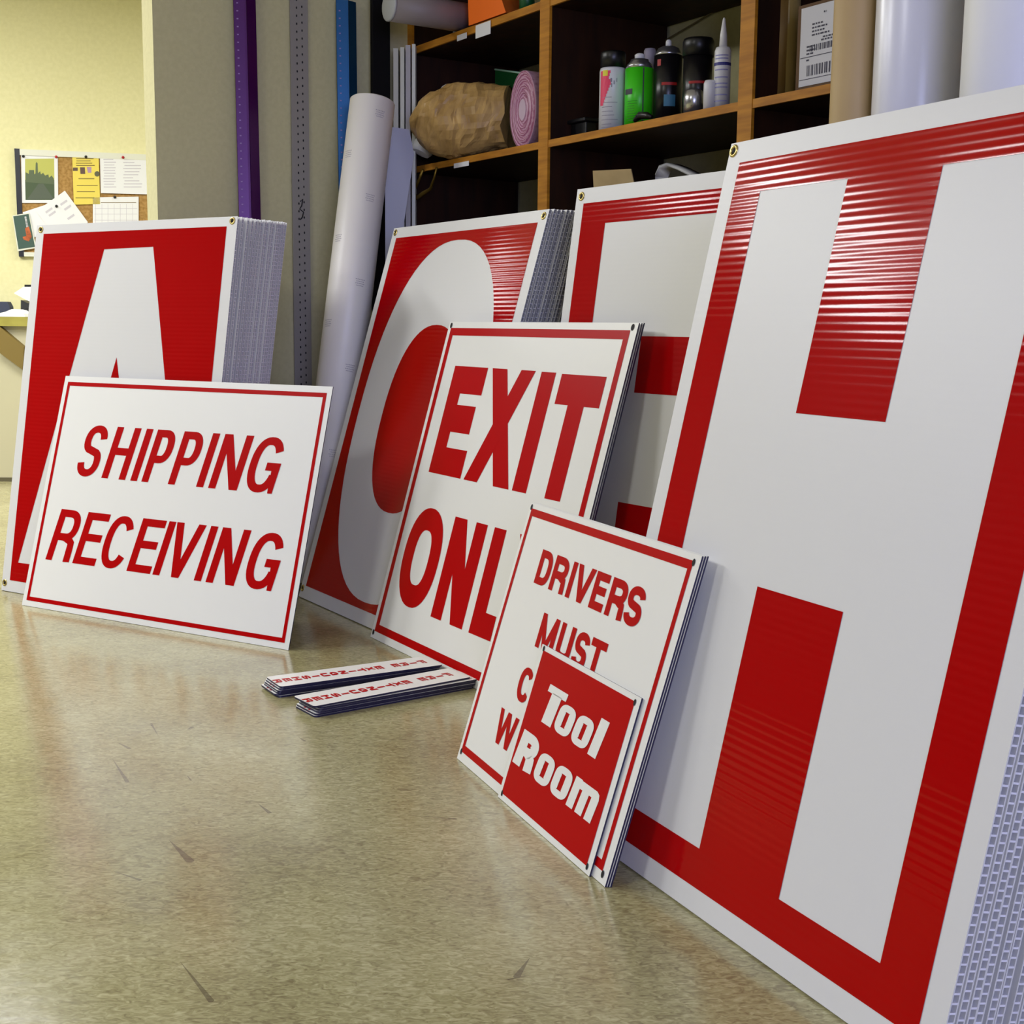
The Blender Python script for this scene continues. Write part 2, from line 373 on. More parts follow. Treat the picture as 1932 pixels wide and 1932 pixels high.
def frame_poly(mb, x0, z0, x1, z1, t, y=-0.0006, tz=None):
    tz = tz or t
    for q in (rect(x0, z0, x1, z0 + tz), rect(x0, z1 - tz, x1, z1), rect(x0, z0 + tz, x0 + t, z1 - tz), rect(x1 - t, z0 + tz, x1, z1 - tz)):
        mb.flat(q, y)
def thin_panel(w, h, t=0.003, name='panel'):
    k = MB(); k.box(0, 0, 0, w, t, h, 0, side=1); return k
def hole(parent, x, z, rx=0.005, rz=0.0065):
    k = MB(); k.add([(x + rx * cos(2 * pi * i / 16), -0.0009, z + rz * sin(2 * pi * i / 16)) for i in range(16)], [tuple(range(16))])
    k.build('mounting_hole', M_hole, parent)
def sheets(meshd, n, x, y, yaw, lean, pitches, leans, t, label, group, jit=0.003):
    b_ = 0; ln = lean
    for i in range(n):
        b_ += pitches[i] if i < len(pitches) else pitches[-1]
        ln = lean + (leans[i] if i < len(leans) else leans[-1])
        o = bpy.data.objects.new('fluted_plastic_sheet', meshd); COL.objects.link(o)
        o.matrix_world = sign_frame(x, y, yaw, ln, b_ / cos(lean), random.uniform(-jit, jit * 1.6), t * sin(ln) + 0.0003 + random.uniform(0, .002))
        tag(o, label, 'plastic sheet', group)

# ---- letter A
def poly_A():
    return [(.070, .098), (.331, 1.119), (.547, 1.122), (.812, .099), (.629, .099), (.580, .30), (.295, .30), (.257, .099)], [(.434, .778), (.345, .435), (.536, .435)]
def big_sign(name, x, y, yaw, lean, w, h, t, fm, label, cat='sign'):
    M = sign_frame(x, y, R(yaw), R(lean), 0, 0, t * sin(R(lean)))
    r = empty(name, M, label, cat)
    p = bpy.data.objects.new('panel', fm); COL.objects.link(p); p.parent = r
    return r
fmA = flute_mesh(.884, 1.205, .0090, .0012, .0115, .0014)
A = big_sign('letter_sign', -1.6766, 4.1853, -31.06, 9.61, .884, 1.205, .010, fmA, 'large sign with a white A on a red field, front of the left stack')
k = MB(); outer, ctr = poly_A()
k.flat(rect(.038, .037, .844, 1.176), -0.0006, [outer]); k.flat(ctr, -0.0006)
k.build('red_field', M_red, A)
for gx, gz in ((.022, 1.190), (.864, 1.192), (.014, .026), (.865, .02)): grommet(A, gx, gz)
sheets(fmA, 15, -1.6766, 4.1853, R(-31.06), R(9.61), [.0150, .0160, .0160, .0160] + [.0118, .0104, .0126, .0108, .0120, .0112] * 2, [R(.2), R(.4), R(.6), R(.8)] + [R(.9)] * 12, .0090,
       'blank white fluted plastic sheet stacked upright behind the letter A sign', 'fluted sheets stacked behind the letter A sign')

# ---- letter O
fmO = flute_mesh(.9037, 1.238, .0095, .0012, .0125, .0015)
O = big_sign('letter_sign', -.6899, 4.1328, -57.45, 16.47, .9037, 1.238, .010, fmO, 'large sign with a white O on red, half hidden by the EXIT ONLY sign')
k = MB()
oo = arc(.447, .620, .360, .556, 0, 360, 72, 2.3)[:-1]; oi = arc(.452, .626, .200, .288, 0, 360, 60, 2.3)[:-1]
k.flat(rect(.034, .041, .863, 1.203), -0.0006, [oo]); k.flat(oi, -0.0006)
k.build('red_field', M_red, O)
for gx, gz in ((.018, 1.222), (.884, 1.220), (.014, .030), (.884, .02)): grommet(O, gx, gz)
sheets(fmO, 9, -.6899, 4.1329, R(-57.46), R(16.46), [.0140, .0128, .0150, .0122, .0150, .0125], [0], .0095,
       'blank white fluted plastic sheet stacked upright behind the letter O sign', 'fluted sheets stacked behind the letter O sign')

# ---- letter E
fmE = flute_mesh(.8748, 1.227, .010, .0012, .0118, .0014)
Es = big_sign('letter_sign', .0159, 3.2111, -54.49, 7.99, .8748, 1.227, .010, fmE, 'large sign with a white E on red, between the O and H signs')
k = MB()
frame_poly(k, .032, .038, .845, 1.1895, .094, tz=.053)
for q in (rect(.312, .734, .753, .865), rect(.306, .350, .753, .478)): k.flat(q, -0.0006)
k.build('red_field', M_red, Es)
for gx, gz in ((.020, 1.208), (.855, 1.208), (.018, .018), (.857, .018)): grommet(Es, gx, gz)

# ---- letter H
fmH = flute_mesh(.8391, 1.217, .0135, .0022, .0120, .0026)
H = big_sign('letter_sign', .1273, 2.1640, -63.64, 12.77, .8391, 1.217, .0135, fmH, 'very large sign with a white H on a red field, nearest the camera at right')
k = MB(); y_ = -0.0006
x0, z0, x1, z1 = .037, .036, .802, 1.180
for q in (rect(x0, z0, x1, .0935), rect(x0, 1.125, x1, z1), rect(x0, .0935, .113, 1.125), rect(.722, .0935, x1, 1.125),
          rect(.326, .769, .518, 1.125), rect(.326, .0935, .519, .5025)): k.flat(q, y_)
k.build('red_field', M_red, H)
for gx, gz in ((.012, 1.203), (.822, 1.200), (.018, .018), (.822, .018)): grommet(H, gx, gz)
sheets(fmH, 8, .1273, 2.1640, R(-63.64), R(12.77), [.0155, .0155, .0155, .021, .0155, .021, .0155, .0155], [0], .0135,
       'blank white fluted plastic sheet stacked upright behind the letter H sign', 'fluted sheets stacked behind the letter H sign', .0015)

# ---- SHIPPING RECEIVING
def thin_sign(name, x, y, yaw, lean, w, h, label, t=.003):
    r = empty(name, sign_frame(x, y, R(yaw), R(lean), 0, 0, t * sin(R(lean))), label, 'sign')
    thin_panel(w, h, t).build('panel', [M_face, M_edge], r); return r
S = thin_sign('shipping_sign', -1.5266, 3.9658, -29.95, 16.28, 1.0657, .7353, 'white sign reading SHIPPING RECEIVING in slanted red capitals, leaning on the A sign')
k = MB(); frame_poly(k, .0165, .0175, 1.0490, .7165, .0115, tz=.0125); k.build('border', M_redf, S)
k = MB(); line(k, .421, .1615, .0275, .0230, [('S', .121, .092), ('H', .241, .101), ('I', .364, .03), ('P', .410, .087), ('P', .518, .090), ('I', .630, .03), ('N', .677, .109), ('G', .803, .112)], .187)
k.build('lettering', M_redf, S)
k = MB(); line(k, .151, .1615, .0275, .0230, [('R', .066, .104), ('E', .185, .096), ('C', .290, .107), ('E', .416, .096), ('I', .522, .03), ('V', .553, .115), ('I', .685, .03), ('N', .730, .106), ('G', .860, .112)], .187)
k.build('lettering', M_redf, S)

# ---- EXIT ONLY
EX = thin_sign('exit_sign', -.3983, 3.5970, -58.94, 15.89, .8990, .9224, 'white sign reading EXIT ONLY in bold red capitals, leaning in front of the O sign')
k = MB(); frame_poly(k, .0165, .021, .874, .905, .0200, tz=.0215); k.build('border', M_redf, EX)
k = MB(); line(k, .493, .304, .0655, .076, [('E', .097, .183)])
for q in ([(.304, .797), (.380, .797), (.530, .492), (.453, .492)], rect(.547, .492, .613, .796), rect(.640, .719, .828, .794), rect(.698, .490, .766, .719)): k.flat(q, -0.0006)
k.flat([(.519, .797), (.451, .797), (.298, .493), (.369, .493)], -0.0008)
k.build('lettering', M_redf, EX)
k = MB(); line(k, .121, .272, .0575, .062, [('O', .074, .203, .277), ('N', .306, .171), ('L', .512, .109), ('Y', .634, .195)])
k.build('lettering', M_redf, EX)
for p in ((.0145, .912), (.880, .912), (.012, .0165), (.885, .0125)): hole(EX, *p, .006, .008)

# ---- DRIVERS MUST
DV = thin_sign('drivers_sign', -.1076, 2.5599, -66.92, 16.99, .6649, .5456, 'white sign reading DRIVERS MUST in red, leaning against the H sign')
k = MB(); frame_poly(k, .0115, .0185, .6460, .5345, .0115, tz=.0150); k.build('border', M_redf, DV)
k = MB(); line(k, .397, .068, .0175, .0150, [('D', .115, .059), ('R', .182, .064), ('I', .2565, .017), ('V', .279, .071), ('E', .354, .052), ('R', .4165, .063), ('S', .482, .057)]); k.build('lettering', M_redf, DV)
k = MB(); line(k, .286, .067, .0170, .0145, [('M', .196, .074), ('U', .281, .059), ('S', .348, .053), ('T', .405, .058)]); k.build('lettering', M_redf, DV)
k = MB(); line(k, .177, .067, .0165, .0140, [('C', .175, .056)]); k.build('lettering', M_redf, DV)
k = MB(); line(k, .080, .067, .0165, .0140, [('W', .134, .088)]); k.build('lettering', M_redf, DV)
for p in ((.0095, .5365), (.6475, .532), (.0125, .0185), (.649, .0150)): hole(DV, *p, .0042, .0062)

# ---- Tool Room
TR = thin_sign('tool_room_sign', -.0210, 2.3423, -66.91, 17.06, .3861, .3004, 'small red sign with white words Tool Room, frontmost of the leaning signs')
k = MB(); k.flat(rect(.0115, .0115, .3700, .2905), -0.0006); k.build('red_field', M_redf, TR)
k = MB()
for poly in (rect(.064, .056, .140, .070), rect(.083, 0, .1225, .058)): k.add([(x + .19 * z, -.0011, .172 + z) for x, z in poly], [(0, 1, 2, 3)])
line(k, .172, .0535, .0245, .0125, [('o', .131, .0635), ('o', .2005, .0635)], .19, -.0011, 4.2); line(k, .171, .067, .03, .03, [('l', .2725, .030)], .19, -.0011)
k.build('lettering', M_whv, TR)
k = MB(); line(k, .075, .067, .0330, .0180, [('R', .018, .082)], .17, -.0011, 3); line(k, .0735, .0545, .0245, .0125, [('o', .108, .0655), ('o', .1795, .0655), ('m', .2510, .0930)], .17, -.0011, 4.2)
k.build('lettering', M_whv, TR)
for p in ((.0115, .2935), (.3705, .2890), (.3725, .0115), (.0135, .0115)): hole(TR, *p, .0036, .0056)

# ---- plain backs of further signs in the same leaning bundles
def back_panel(name, x, y, yaw, lean, w, h, back, side, up, label, group, t=.003):
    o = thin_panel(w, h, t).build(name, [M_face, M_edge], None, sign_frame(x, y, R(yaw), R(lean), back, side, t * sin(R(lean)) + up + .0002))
    tag(o, label, 'sign', group)
back_panel('sign_panel', -.3983, 3.5970, -58.94, 15.89, .8990, .9224, .0065, .001, 0, 'thin dark-edged sign panel right behind the EXIT ONLY sign', 'panels behind the EXIT ONLY sign')
back_panel('sign_panel', -.3983, 3.5970, -58.94, 15.89, .8990, .9224, .0130, .000, 0, 'thin dark-edged sign panel right behind the EXIT ONLY sign', 'panels behind the EXIT ONLY sign', .004)
back_panel('sign_panel', -.1076, 2.5599, -66.92, 16.99, .6649, .5456, .0036, .002, 0, 'thin white dark-edged panel right behind the DRIVERS MUST sign', 'panels behind the DRIVERS MUST sign')
back_panel('sign_panel', -.1076, 2.5599, -66.92, 16.99, .6649, .5456, .0072, .004, 0, 'thin white dark-edged panel right behind the DRIVERS MUST sign', 'panels behind the DRIVERS MUST sign')

# ---- FIRE EXTINGUISHER strips lying in two piles
def strip_mesh():
    w, h, t, c = .100, .432, .0042, .008     # local x across, z along (to the far end), y is thickness
    k = MB(); out = []
    for cx, cz, a0 in ((w - c, c, -90), (w - c, h - c, 0), (c, h - c, 90), (c, c, 180)):
        out += [(cx + c * cos(R(a0 + q)), cz + c * sin(R(a0 + q))) for q in (0, 30, 60, 90)]
    n = len(out)
    k.add([(x, 0, z) for x, z in out] + [(x, t, z) for x, z in out], [tuple(range(n)), tuple(range(n, 2 * n))[::-1]], 0)
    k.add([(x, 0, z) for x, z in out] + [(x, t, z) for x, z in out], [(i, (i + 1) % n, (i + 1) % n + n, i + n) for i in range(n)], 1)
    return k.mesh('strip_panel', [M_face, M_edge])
smesh = strip_mesh()
kk = MB(); word = 'FIRE EXTINGUISHER'; zc = .405
for ch in word:
    if ch == ' ': zc -= .022; continue
    gw = .030 if ch != 'I' else .006
    line(kk, zc - .0185, .0195, .0092, .0052, [(ch, .050 - gw / 2, gw)], 0, -.0004); zc -= .0242
txt = kk.mesh('strip_text', [M_redf])
def strip(P, yaw, z, label, group):
    # lie flat: local x -> toward camera-right, local z -> along yaw, local y -> down
    d = Vector((cos(yaw), sin(yaw), 0)); c = Vector((sin(yaw), -cos(yaw), 0)); dn = Vector((0, 0, -1))
    o = Vector((P[0], P[1], z + .0042)) - c * .1
    M = Matrix(((c.x, dn.x, d.x, o.x), (c.y, dn.y, d.y, o.y), (c.z, dn.z, d.z, o.z), (0, 0, 0, 1)))
    r = empty('extinguisher_strip', M, label, 'sign', group)
    a_ = bpy.data.objects.new('panel', smesh); COL.objects.link(a_); a_.parent = r
    b2 = bpy.data.objects.new('lettering', txt); COL.objects.link(b2); b2.parent = r
for i in range(6):
    top = i == 5
    dx = [-.003, -.010, -.004, -.002, .001, .003][i]; dy = random.uniform(-.0015, .0015)
    strip((-.5465 + dx, 2.980 + dy), R(30.5 + random.uniform(-.4, .4)), i * .0046,
          'long white strip sign reading FIRE EXTINGUISHER, topmost of the pile further back' if top else 'dark-edged strip sign under the top one in the pile further back',
          None if top else 'lower strips of the back pile')
for i in range(6):
    top = i == 5
    dx = [-.006, -.004, .000, .002, .005, -.007][i]
    strip((-.4330 + dx, 2.830 + dx * .7), R(36 + random.uniform(-.4, .4) + (1.5 if top else 0)), i * .0046,
          'long white strip sign reading FIRE EXTINGUISHER, topmost of the pile nearer the camera' if top else 'dark-edged strip sign under the top one in the nearer pile',
          None if top else 'lower strips of the nearer pile')

# =================================================================== AGAINST THE PARTITION
WN = BX; WP = C1
def onwall(px, py, off=0.0): return hit(px, py, WP - BX * off, WN)
def tri_ruler(name, pl_t, pr_t, pl_b, pr_b, off, m1, label, ztop=None, ridge=.48):
    """anodised safety ruler: flat back, raised ridge along its length"""
    lt, rt = onwall(*pl_t, off), onwall(*pr_t, off); lb, rb = onwall(*pl_b, off), onwall(*pr_b, off)
    ct, cb_ = (lt + rt) / 2, (lb + rb) / 2; ax = (ct - cb_).normalized()
    w = ((rt - lt).length + (rb - lb).length) / 2 * .97
    bot = cb_ - ax * (cb_.z / ax.z) ; top = ct if ztop is None else cb_ + ax * ((ztop - cb_.z) / ax.z)
    L_ = (top - bot).length; xd = AX - ax * AX.dot(ax); xd.normalize(); yd = ax.cross(xd)
    M = Matrix(((xd.x, yd.x, ax.x, bot.x), (xd.y, yd.y, ax.y, bot.y), (xd.z, yd.z, ax.z, bot.z), (0, 0, 0, 1)))
    r = empty(name, M, label, 'ruler')
    rd = -w / 2 + w * ridge
    sec = [(-w / 2, .002), (-w / 2, -.002), (rd - .006, -.016), (rd, -.019), (rd + .004, -.016), (w / 2, -.004), (w / 2, .002)]
    k = MB(); n = len(sec)
    k.add([(x, y, 0.002) for x, y in sec] + [(x, y, L_) for x, y in sec], [(i, (i + 1) % n, (i + 1) % n + n, i + n) for i in range(n)] + [tuple(range(n))[::-1], tuple(range(n, 2 * n))])
    k.build('bar', m1, r)
    k = MB()
    for i in range(int(L_ / .0254)):
        x = -w / 2 + w * .10; z = .01 + i * .0254
        k.quad((x, -.0062, z), (x + w * .07, -.0088, z), (x + w * .07, -.0088, z + .004), (x, -.0062, z + .004))
    k.build('graduation_marks', mat('pale_ink', (150, 120, 170), 0.5), r)
    return r
M_purp = mat('purple_anodised', (72, 2, 84), 0.3, 0.35)
M_blue = mat('blue_anodised', (14, 72, 108), 0.32, 0.6)
tri_ruler('purple_ruler', (439, 0), (482, 0), (450, 395), (491, 395), .03, M_purp, 'tall purple metal ruler leaning on the wall behind the letter A stack', 2.35)
tri_ruler('blue_ruler', (633, 2), (671, 2), (639, 400), (676, 400), .03, M_blue, 'tall blue metal ruler leaning on the wall behind the white roll', None, .5)
# slotted upright strip
t_ = onwall(550, 0, .006); t2 = onwall(583, 0, .006); b1 = onwall(555, 700, .006); wdt = (t2 - t_).length
r = empty('slotted_wall_strip', frame((onwall(552, 400, .012).x, onwall(552, 400, .012).y, 0), YW), 'grey metal strip with two columns of slots, fixed upright on the wall', 'metal strip')
k = MB(); k.box(0, 0, 0.05, wdt, .006, 2.6); k.build('strip', mat('grey_metal', (150, 145, 136), 0.55, 0.0), r)
k = MB()
for i in range(92):
    z = .08 + i * .0265
    for j, xx in enumerate((.36, .66)):
        cx, cz = wdt * xx, z + j * .006
        k.add([(cx + .0026 * cos(q * pi / 4), -.0006, cz + .0045 * sin(q * pi / 4)) for q in range(8)], [tuple(range(8))])
k.build('slots', M_hole, r)
k = MB()
pts = [(.45, .86), (.58, .87), (.52, .845), (.40, .83), (.62, .82), (.55, .80), (.42, .79)]
zz = onwall(568, 395, .01).z
k.tube([(wdt * a_, -.001, zz + (b_ - .83) * .9) for a_, b_ in pts], .0022, 5)
k.build('scribbled_mark', M_hole, r)
# black bar
def upright_bar(name, x0, x1, y, off, z1, th, m1, label, cat):
    a_ = onwall(x0, y, off); c_ = onwall(x1, y, off); w = (c_ - a_).length
    k = MB(); k.box(0, 0, .0, w, th, z1)
    return tag(k.build(name, m1, None, frame((a_.x, a_.y, .002), YW), bevel=.002), label, cat)
upright_bar('black_bar', 703, 736, 100, .06, 2.5, .02, mat('matt_black', (9, 9, 10), 0.7, spec=.2), 'wide matt black bar standing against the wall beside the shelving', 'bar')
# thin white edge-on boards between the wall and the shelving
for (xa, xb, cl, zt) in ((742, 751, (190, 190, 178), 92), (755, 762.5, (205, 206, 190), 90), (765, 774, (176, 172, 172), 86), (777, 783.5, (214, 216, 204), 84)):
    Yb = 4.82; p = atY(xa, 160, Yb); q = atY(xb, 160, Yb); zt_ = atY(xa, zt, Yb).z
    k = MB(); k.box(0, 0, 0, q.x - p.x, .06, zt_)
    tag(k.build('edge_on_board', mat('board_%d' % xa, cl, .5), None, frame((p.x, Yb, .002), R(0))), 'narrow pale board seen edge-on at the left end of the shelving', 'board', 'edge-on boards at the end of the shelving')
# pale blue leaning sheet
Yb = 4.71; P_ = [atY(x, y, Yb) for x, y in ((726, 238), (772, 244), (781, 292), (762, 420))]
pts = [(p.x, p.z) for p in P_]; pts = [(pts[0][0], .01)] + [pts[0], pts[1], pts[2], pts[3], (pts[3][0] - .04, .01)]
k = MB(); k.prism([(x - pts[0][0], z) for x, z in pts], 0, .004)
tag(k.build('pale_blue_sheet', mat('pale_blue_card', (182, 184, 200), .6), None, frame((pts[0][0], Yb, 0), 0)), 'pale blue stiff sheet standing between the white roll and the shelving', 'sheet')

# white printed roll leaning into the corner
Yt, Yb = 4.60, 4.30
tp = atY(704, 192, Yt); bt = hit(600, 1100, (0, 0, .0), (0, 0, 1)); bt = Vector((-.655, 4.26, .0))
rt_ = 41 * Yt / FPX
ax = (tp - bt).normalized(); bt = bt + Vector((0, 0, rt_ * .22)); Lr = (tp - bt).length
xd = Vector((1, 0, 0)); xd = (xd - ax * xd.dot(ax)).normalized(); yd = ax.cross(xd)
M = Matrix(((xd.x, yd.x, ax.x, bt.x), (xd.y, yd.y, ax.y, bt.y), (xd.z, yd.z, ax.z, bt.z), (0, 0, 0, 1)))
r = empty('white_roll', M, 'long white roll with faint repeated print leaning in the corner left of the shelving', 'roll')
k = MB(); k.lathe([(rt_, 0), (rt_, Lr - .004), (rt_ - .004, Lr), (rt_ * .62, Lr - .001), (rt_ * .6, Lr - .06)], 48); k.build('roll', mat('roll_white', (240, 236, 228), .4), r)
k = MB()
for i in range(9):
    z = Lr - .055 - i * .145
    a0 = -pi / 2 + (.55 if i % 2 == 0 else -.75) * (1 if i < 7 else .5)
    for j in range(4):
        n = 6; w_ = .22 - .04 * (j % 2)
        for q in range(n):
            f0 = a0 - w_ + 2 * w_ * q / n; f1 = a0 - w_ + 2 * w_ * (q + .7) / n; rr_ = rt_ + .0004; zz = z - j * .007
            k.quad((rr_ * cos(f0), rr_ * sin(f0), zz), (rr_ * cos(f1), rr_ * sin(f1), zz), (rr_ * cos(f1), rr_ * sin(f1), zz + .0025), (rr_ * cos(f0), rr_ * sin(f0), zz + .0025))
k.build('faint_print', mat('faint_grey_ink', (178, 172, 176), .6), r)

# =================================================================== SHELVING
def onshelf(px, py, dep=0.0): return hit(px, py, SH + AX * dep, AX)
zA = (onshelf(1010, 283).z, onshelf(1010, 269.5).z)        # middle board
zB = (onshelf(1010, 22).z, onshelf(1010, 7).z)             # upper board
gap = zB[0] - zA[0]
r = empty('shelving_unit', SHF, 'tall wooden shelving with shade-darkened panels and oak edging, open bays behind the leaning signs', 'shelving')
UP = [-.885, 0, .915, 1.83, 2.75]; TOPZ = zB[1] + gap
for s_ in UP:
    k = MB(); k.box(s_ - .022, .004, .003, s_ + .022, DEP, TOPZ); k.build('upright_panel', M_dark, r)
    k = MB(); k.box(s_ - .026, -.006, .003, s_ + .026, .004, TOPZ); k.build('upright_edging', M_oak, r)
for i in range(4):
    for z0, z1 in ((.08, .105), (zA[0] - gap, zA[1] - gap), zA, zB, (TOPZ - .025, TOPZ)):
        a_, c_ = UP[i] + .022, UP[i + 1] - .022
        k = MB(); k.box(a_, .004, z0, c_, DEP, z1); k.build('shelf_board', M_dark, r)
        k = MB(); k.box(a_ + .004, -.004, z0, c_ - .004, .004, z1); k.build('shelf_edging', M_oakh, r)
def spot(px, dep):
    p = hit(px, 190, SH + AX * dep, AX); p.z = 0; return p
def fit(px0, px1, dep):
    p = spot((px0 + px1) / 2, dep); return p, (px1 - px0) / 2 * p.y / FPX
def zat(px, py, p): return atY(px, py, p.y).z
def round_thing(name, px0, px1, dep, zb, parts, label, cat, facing=None):
    """parts: list of (part name, [(r factor, y pixel or metres above base), ...], material)"""
    p, rad = fit(px0, px1, dep); pxc = (px0 + px1) / 2
    r = empty(name, (p.x, p.y, zb), label, cat)
    for pn, prof, m_ in parts:
        zmax = (zB[0] if zb < zB[0] else 9) - zb - .012
        pr = [(f * rad, min(zmax, max(0.001, zat(pxc, y, p) - zb))) if y is not None else (f * rad, 0.0005) for f, y in prof]
        MB().lathe(pr, 28).build(pn, m_, r)
    return r, p, rad
def wrap_label(parent, p, rad, z0, z1, a0, a1, m_, name='label', k=None, seg=10):
    """a patch of print wrapped on a round body; angles in degrees, 0 faces the camera, + to the right"""
    b0 = atan2(-p.y, -p.x); own = k is None; k = k or MB()
    rr_ = rad + .0006
    for i in range(seg):
        f0 = b0 + R(a0 + (a1 - a0) * i / seg); f1 = b0 + R(a0 + (a1 - a0) * (i + 1) / seg)
        k.quad((rr_ * cos(f0), rr_ * sin(f0), z0), (rr_ * cos(f1), rr_ * sin(f1), z0), (rr_ * cos(f1), rr_ * sin(f1), z1), (rr_ * cos(f0), rr_ * sin(f0), z1))
    if own: return k.build(name, m_, parent)
zm = zA[1] + .0005; zu = zB[1] + .0005
M_can = mat('can_white', (222, 222, 226), .35); M_green = mat('can_green', (60, 205, 20), .35); M_silver = mat('silver_metal', (190, 190, 195), .25, .9)
M_ink = mat('print_dark', (60, 60, 70), .6); M_pink = mat('print_pink', (235, 60, 100), .5); M_yel = mat('print_yellow', (225, 215, 40), .5)
# white can with black cap
c, p, rd = round_thing('spray_can', 1131, 1179, .06, zm, [('body', [(1, None), (1, 136), (.94, 130)], M_can), ('cap', [(.96, 130), (.96, 103), (.9, 99)], M_black)],
                       'white spray can with pink splash and black cap, leftmost can on the shelf', 'spray can')
hb = zat(1155, 130, p) - zm
k = MB()
for i in range(12):
    t = i / 11; wrap_label(None, p, rd, hb * (.40 + .045 * i), hb * (.445 + .045 * i), -62, -62 + 55 * (.35 + t) * (1 if i < 9 else .7), None, k=k, seg=4)
k.build('pink_print', M_pink, c)
wrap_label(c, p, rd, hb * .86, hb * .95, -48, -22, M_yel, 'yellow_print')
k = MB()
for a_, z_, w_ in ((-10, .80, 14), (4, .76, 8), (16, .80, 6), (-6, .72, 8)): wrap_label(None, p, rd + .0003, hb * (z_ - .04), hb * (z_ + .02), a_, a_ + w_ * .5, None, k=k, seg=2)
for z_ in (.52, .44, .37, .30, .24, .17, .10, .05): wrap_label(None, p, rd, hb * z_, hb * (z_ + .008), -50, random.uniform(-5, 30), None, k=k, seg=6)
k.build('small_print', mat('print_mid', (140, 135, 150), .6), c)
# green can
c, p, rd = round_thing('spray_can', 1179, 1231, .09, zm, [('body', [(1, None), (1, 131)], M_green), ('dome', [(.98, 131), (.86, 122), (.66, 117), (.62, 113), (.5, 112)], M_silver), ('nozzle', [(.34, 113), (.36, 104), (.2, 101)], M_can)],
                       'bright green spray can with silver dome and white nozzle on the middle shelf', 'spray can')
hb = zat(1205, 131, p) - zm
wrap_label(c, p, rd, hb * .56, hb * .65, -70, -28, M_ink, 'dark_print'); wrap_label(c, p, rd, hb * .02, hb * .99, 14, 19, M_ink, 'label_seam')
k = MB()
for i in range(9): wrap_label(None, p, rd, hb * (.12 + .04 * i), hb * (.128 + .04 * i), -50, -50 + random.uniform(25, 45), None, k=k, seg=5)
k.build('small_print', mat('print_green', (25, 110, 15), .6), c)
# pale cap behind
round_thing('bottle', 1211, 1237, .26, zm, [('body', [(1.05, None), (1.05, 135), (.9, 128)], mat('grey_plastic', (150, 148, 160), .5)), ('cap', [(.9, 128), (.85, 96), (.7, 92)], mat('lilac_cap', (176, 168, 185), .5))],
            'grey bottle with a pale round cap standing behind the green spray can', 'bottle')
# black can with red print and clear nozzle
M_bk = mat('can_black', (20, 18, 20), .3); M_rd = mat('print_red', (170, 24, 18), .5)
c, p, rd = round_thing('spray_can', 1233, 1284, .14, zm, [('body', [(1, None), (1, 106)], M_bk), ('dome', [(1, 106), (.94, 102), (.75, 92), (.45, 88)], M_silver), ('nozzle', [(.22, 89), (.2, 78), (.12, 75)], M_can)],
                       'black spray can with red and blue label and bare nozzle on the middle shelf', 'spray can')
hb = zat(1258, 106, p) - zm
wrap_label(c, p, rd, hb * .84, hb * .93, -48, -30, M_rd, 'red_print'); wrap_label(c, p, rd, hb * .57, hb * .61, -25, 40, M_rd, 'red_band'); wrap_label(c, p, rd, hb * .28, hb * .44, -14, 34, mat('print_blue', (60, 120, 150), .5), 'blue_print')
# tall black-capped can
c, p, rd = round_thing('spray_can', 1286, 1343, .13, zm, [('body', [(.93, None), (.93, 108)], M_bk), ('cap', [(1, 108), (1, 80), (.92, 74)], M_black)],
                       'wide black spray can with a big black cap on the middle shelf', 'spray can')
hb = zat(1314, 108, p) - zm
wrap_label(c, p, rd * .94, hb * .56, hb * .60, -35, 30, M_rd, 'red_band')
# small silver can
round_thing('silver_tin', 1290, 1327, .04, zm, [('body', [(1, None), (1, 185), (.85, 172), (.5, 168)], M_silver)], 'small shiny silver tin standing before the black-capped can', 'tin')
# white tube bottles
c, p, rd = round_thing('glue_bottle', 1346, 1376, .05, zm, [('body', [(1, None), (1, 97), (.85, 90)], M_can), ('nozzle', [(.5, 92), (.42, 66), (.16, 36), (.05, 33)], M_can)],
                       'tall white bottle with pointed nozzle and blue band next to the upright', 'bottle')
hb = zat(1361, 90, p) - zm
wrap_label(c, p, rd, hb * .70, hb * .75, -80, 80, mat('print_navy', (50, 50, 130), .5), 'blue_band')
k = MB()
for z_ in (.85, .80, .62, .5, .4, .34, .22, .12): wrap_label(None, p, rd, hb * z_, hb * (z_ + .02), -60, 40, None, k=k, seg=6)
k.build('small_print', mat('print_blue_grey', (150, 150, 200), .6), c)
round_thing('glue_bottle', 1327, 1350, .025, zm, [('body', [(1, None), (1, 158), (.8, 152)], M_can)], 'short white bottle beside the tall pointed white bottle', 'bottle')
# dark tool at the left of the bay
p = spot(1098, .1); k = MB(); zt = zat(1098, 226, p) - zm
k.box(-.065, -.03, zt - .012, .055, .03, zt); k.box(-.03, -.02, 0, .05, .02, zt - .012); k.box(-.045, -.02, 0, .06, .02, .008)
tag(k.build('tape_dispenser', M_black, None, frame((p.x, p.y, zm), R(-57)), bevel=.003), 'low black tool lying beside the white and pink spray can', 'tool')
p = spot(1206, .005); k = MB(); k.tube([(-.035, .012, .01), (-.01, .012, .022), (.02, .012, .018), (.045, .012, .010)], [.006, .011, .010, .005], 10)
tag(k.build('black_clip', M_black, None, frame((p.x, p.y, zm), R(-57))), 'small black clip lying at the foot of the green spray can', 'clip')
# cord on the wall behind the bay
k = MB(); wq = lambda x, y: hit(x, y, SH + AX * (DEP - .004), AX)
k.tube([wq(1238, 88), wq(1262, 72), wq(1310, 44), wq(1372, 6), wq(1400, -12)], .003, 6)
tag(k.build('string', mat('tan_cord', (120, 108, 70), .7), None), 'thin tan cord running diagonally across the wall behind the cans', 'cord')
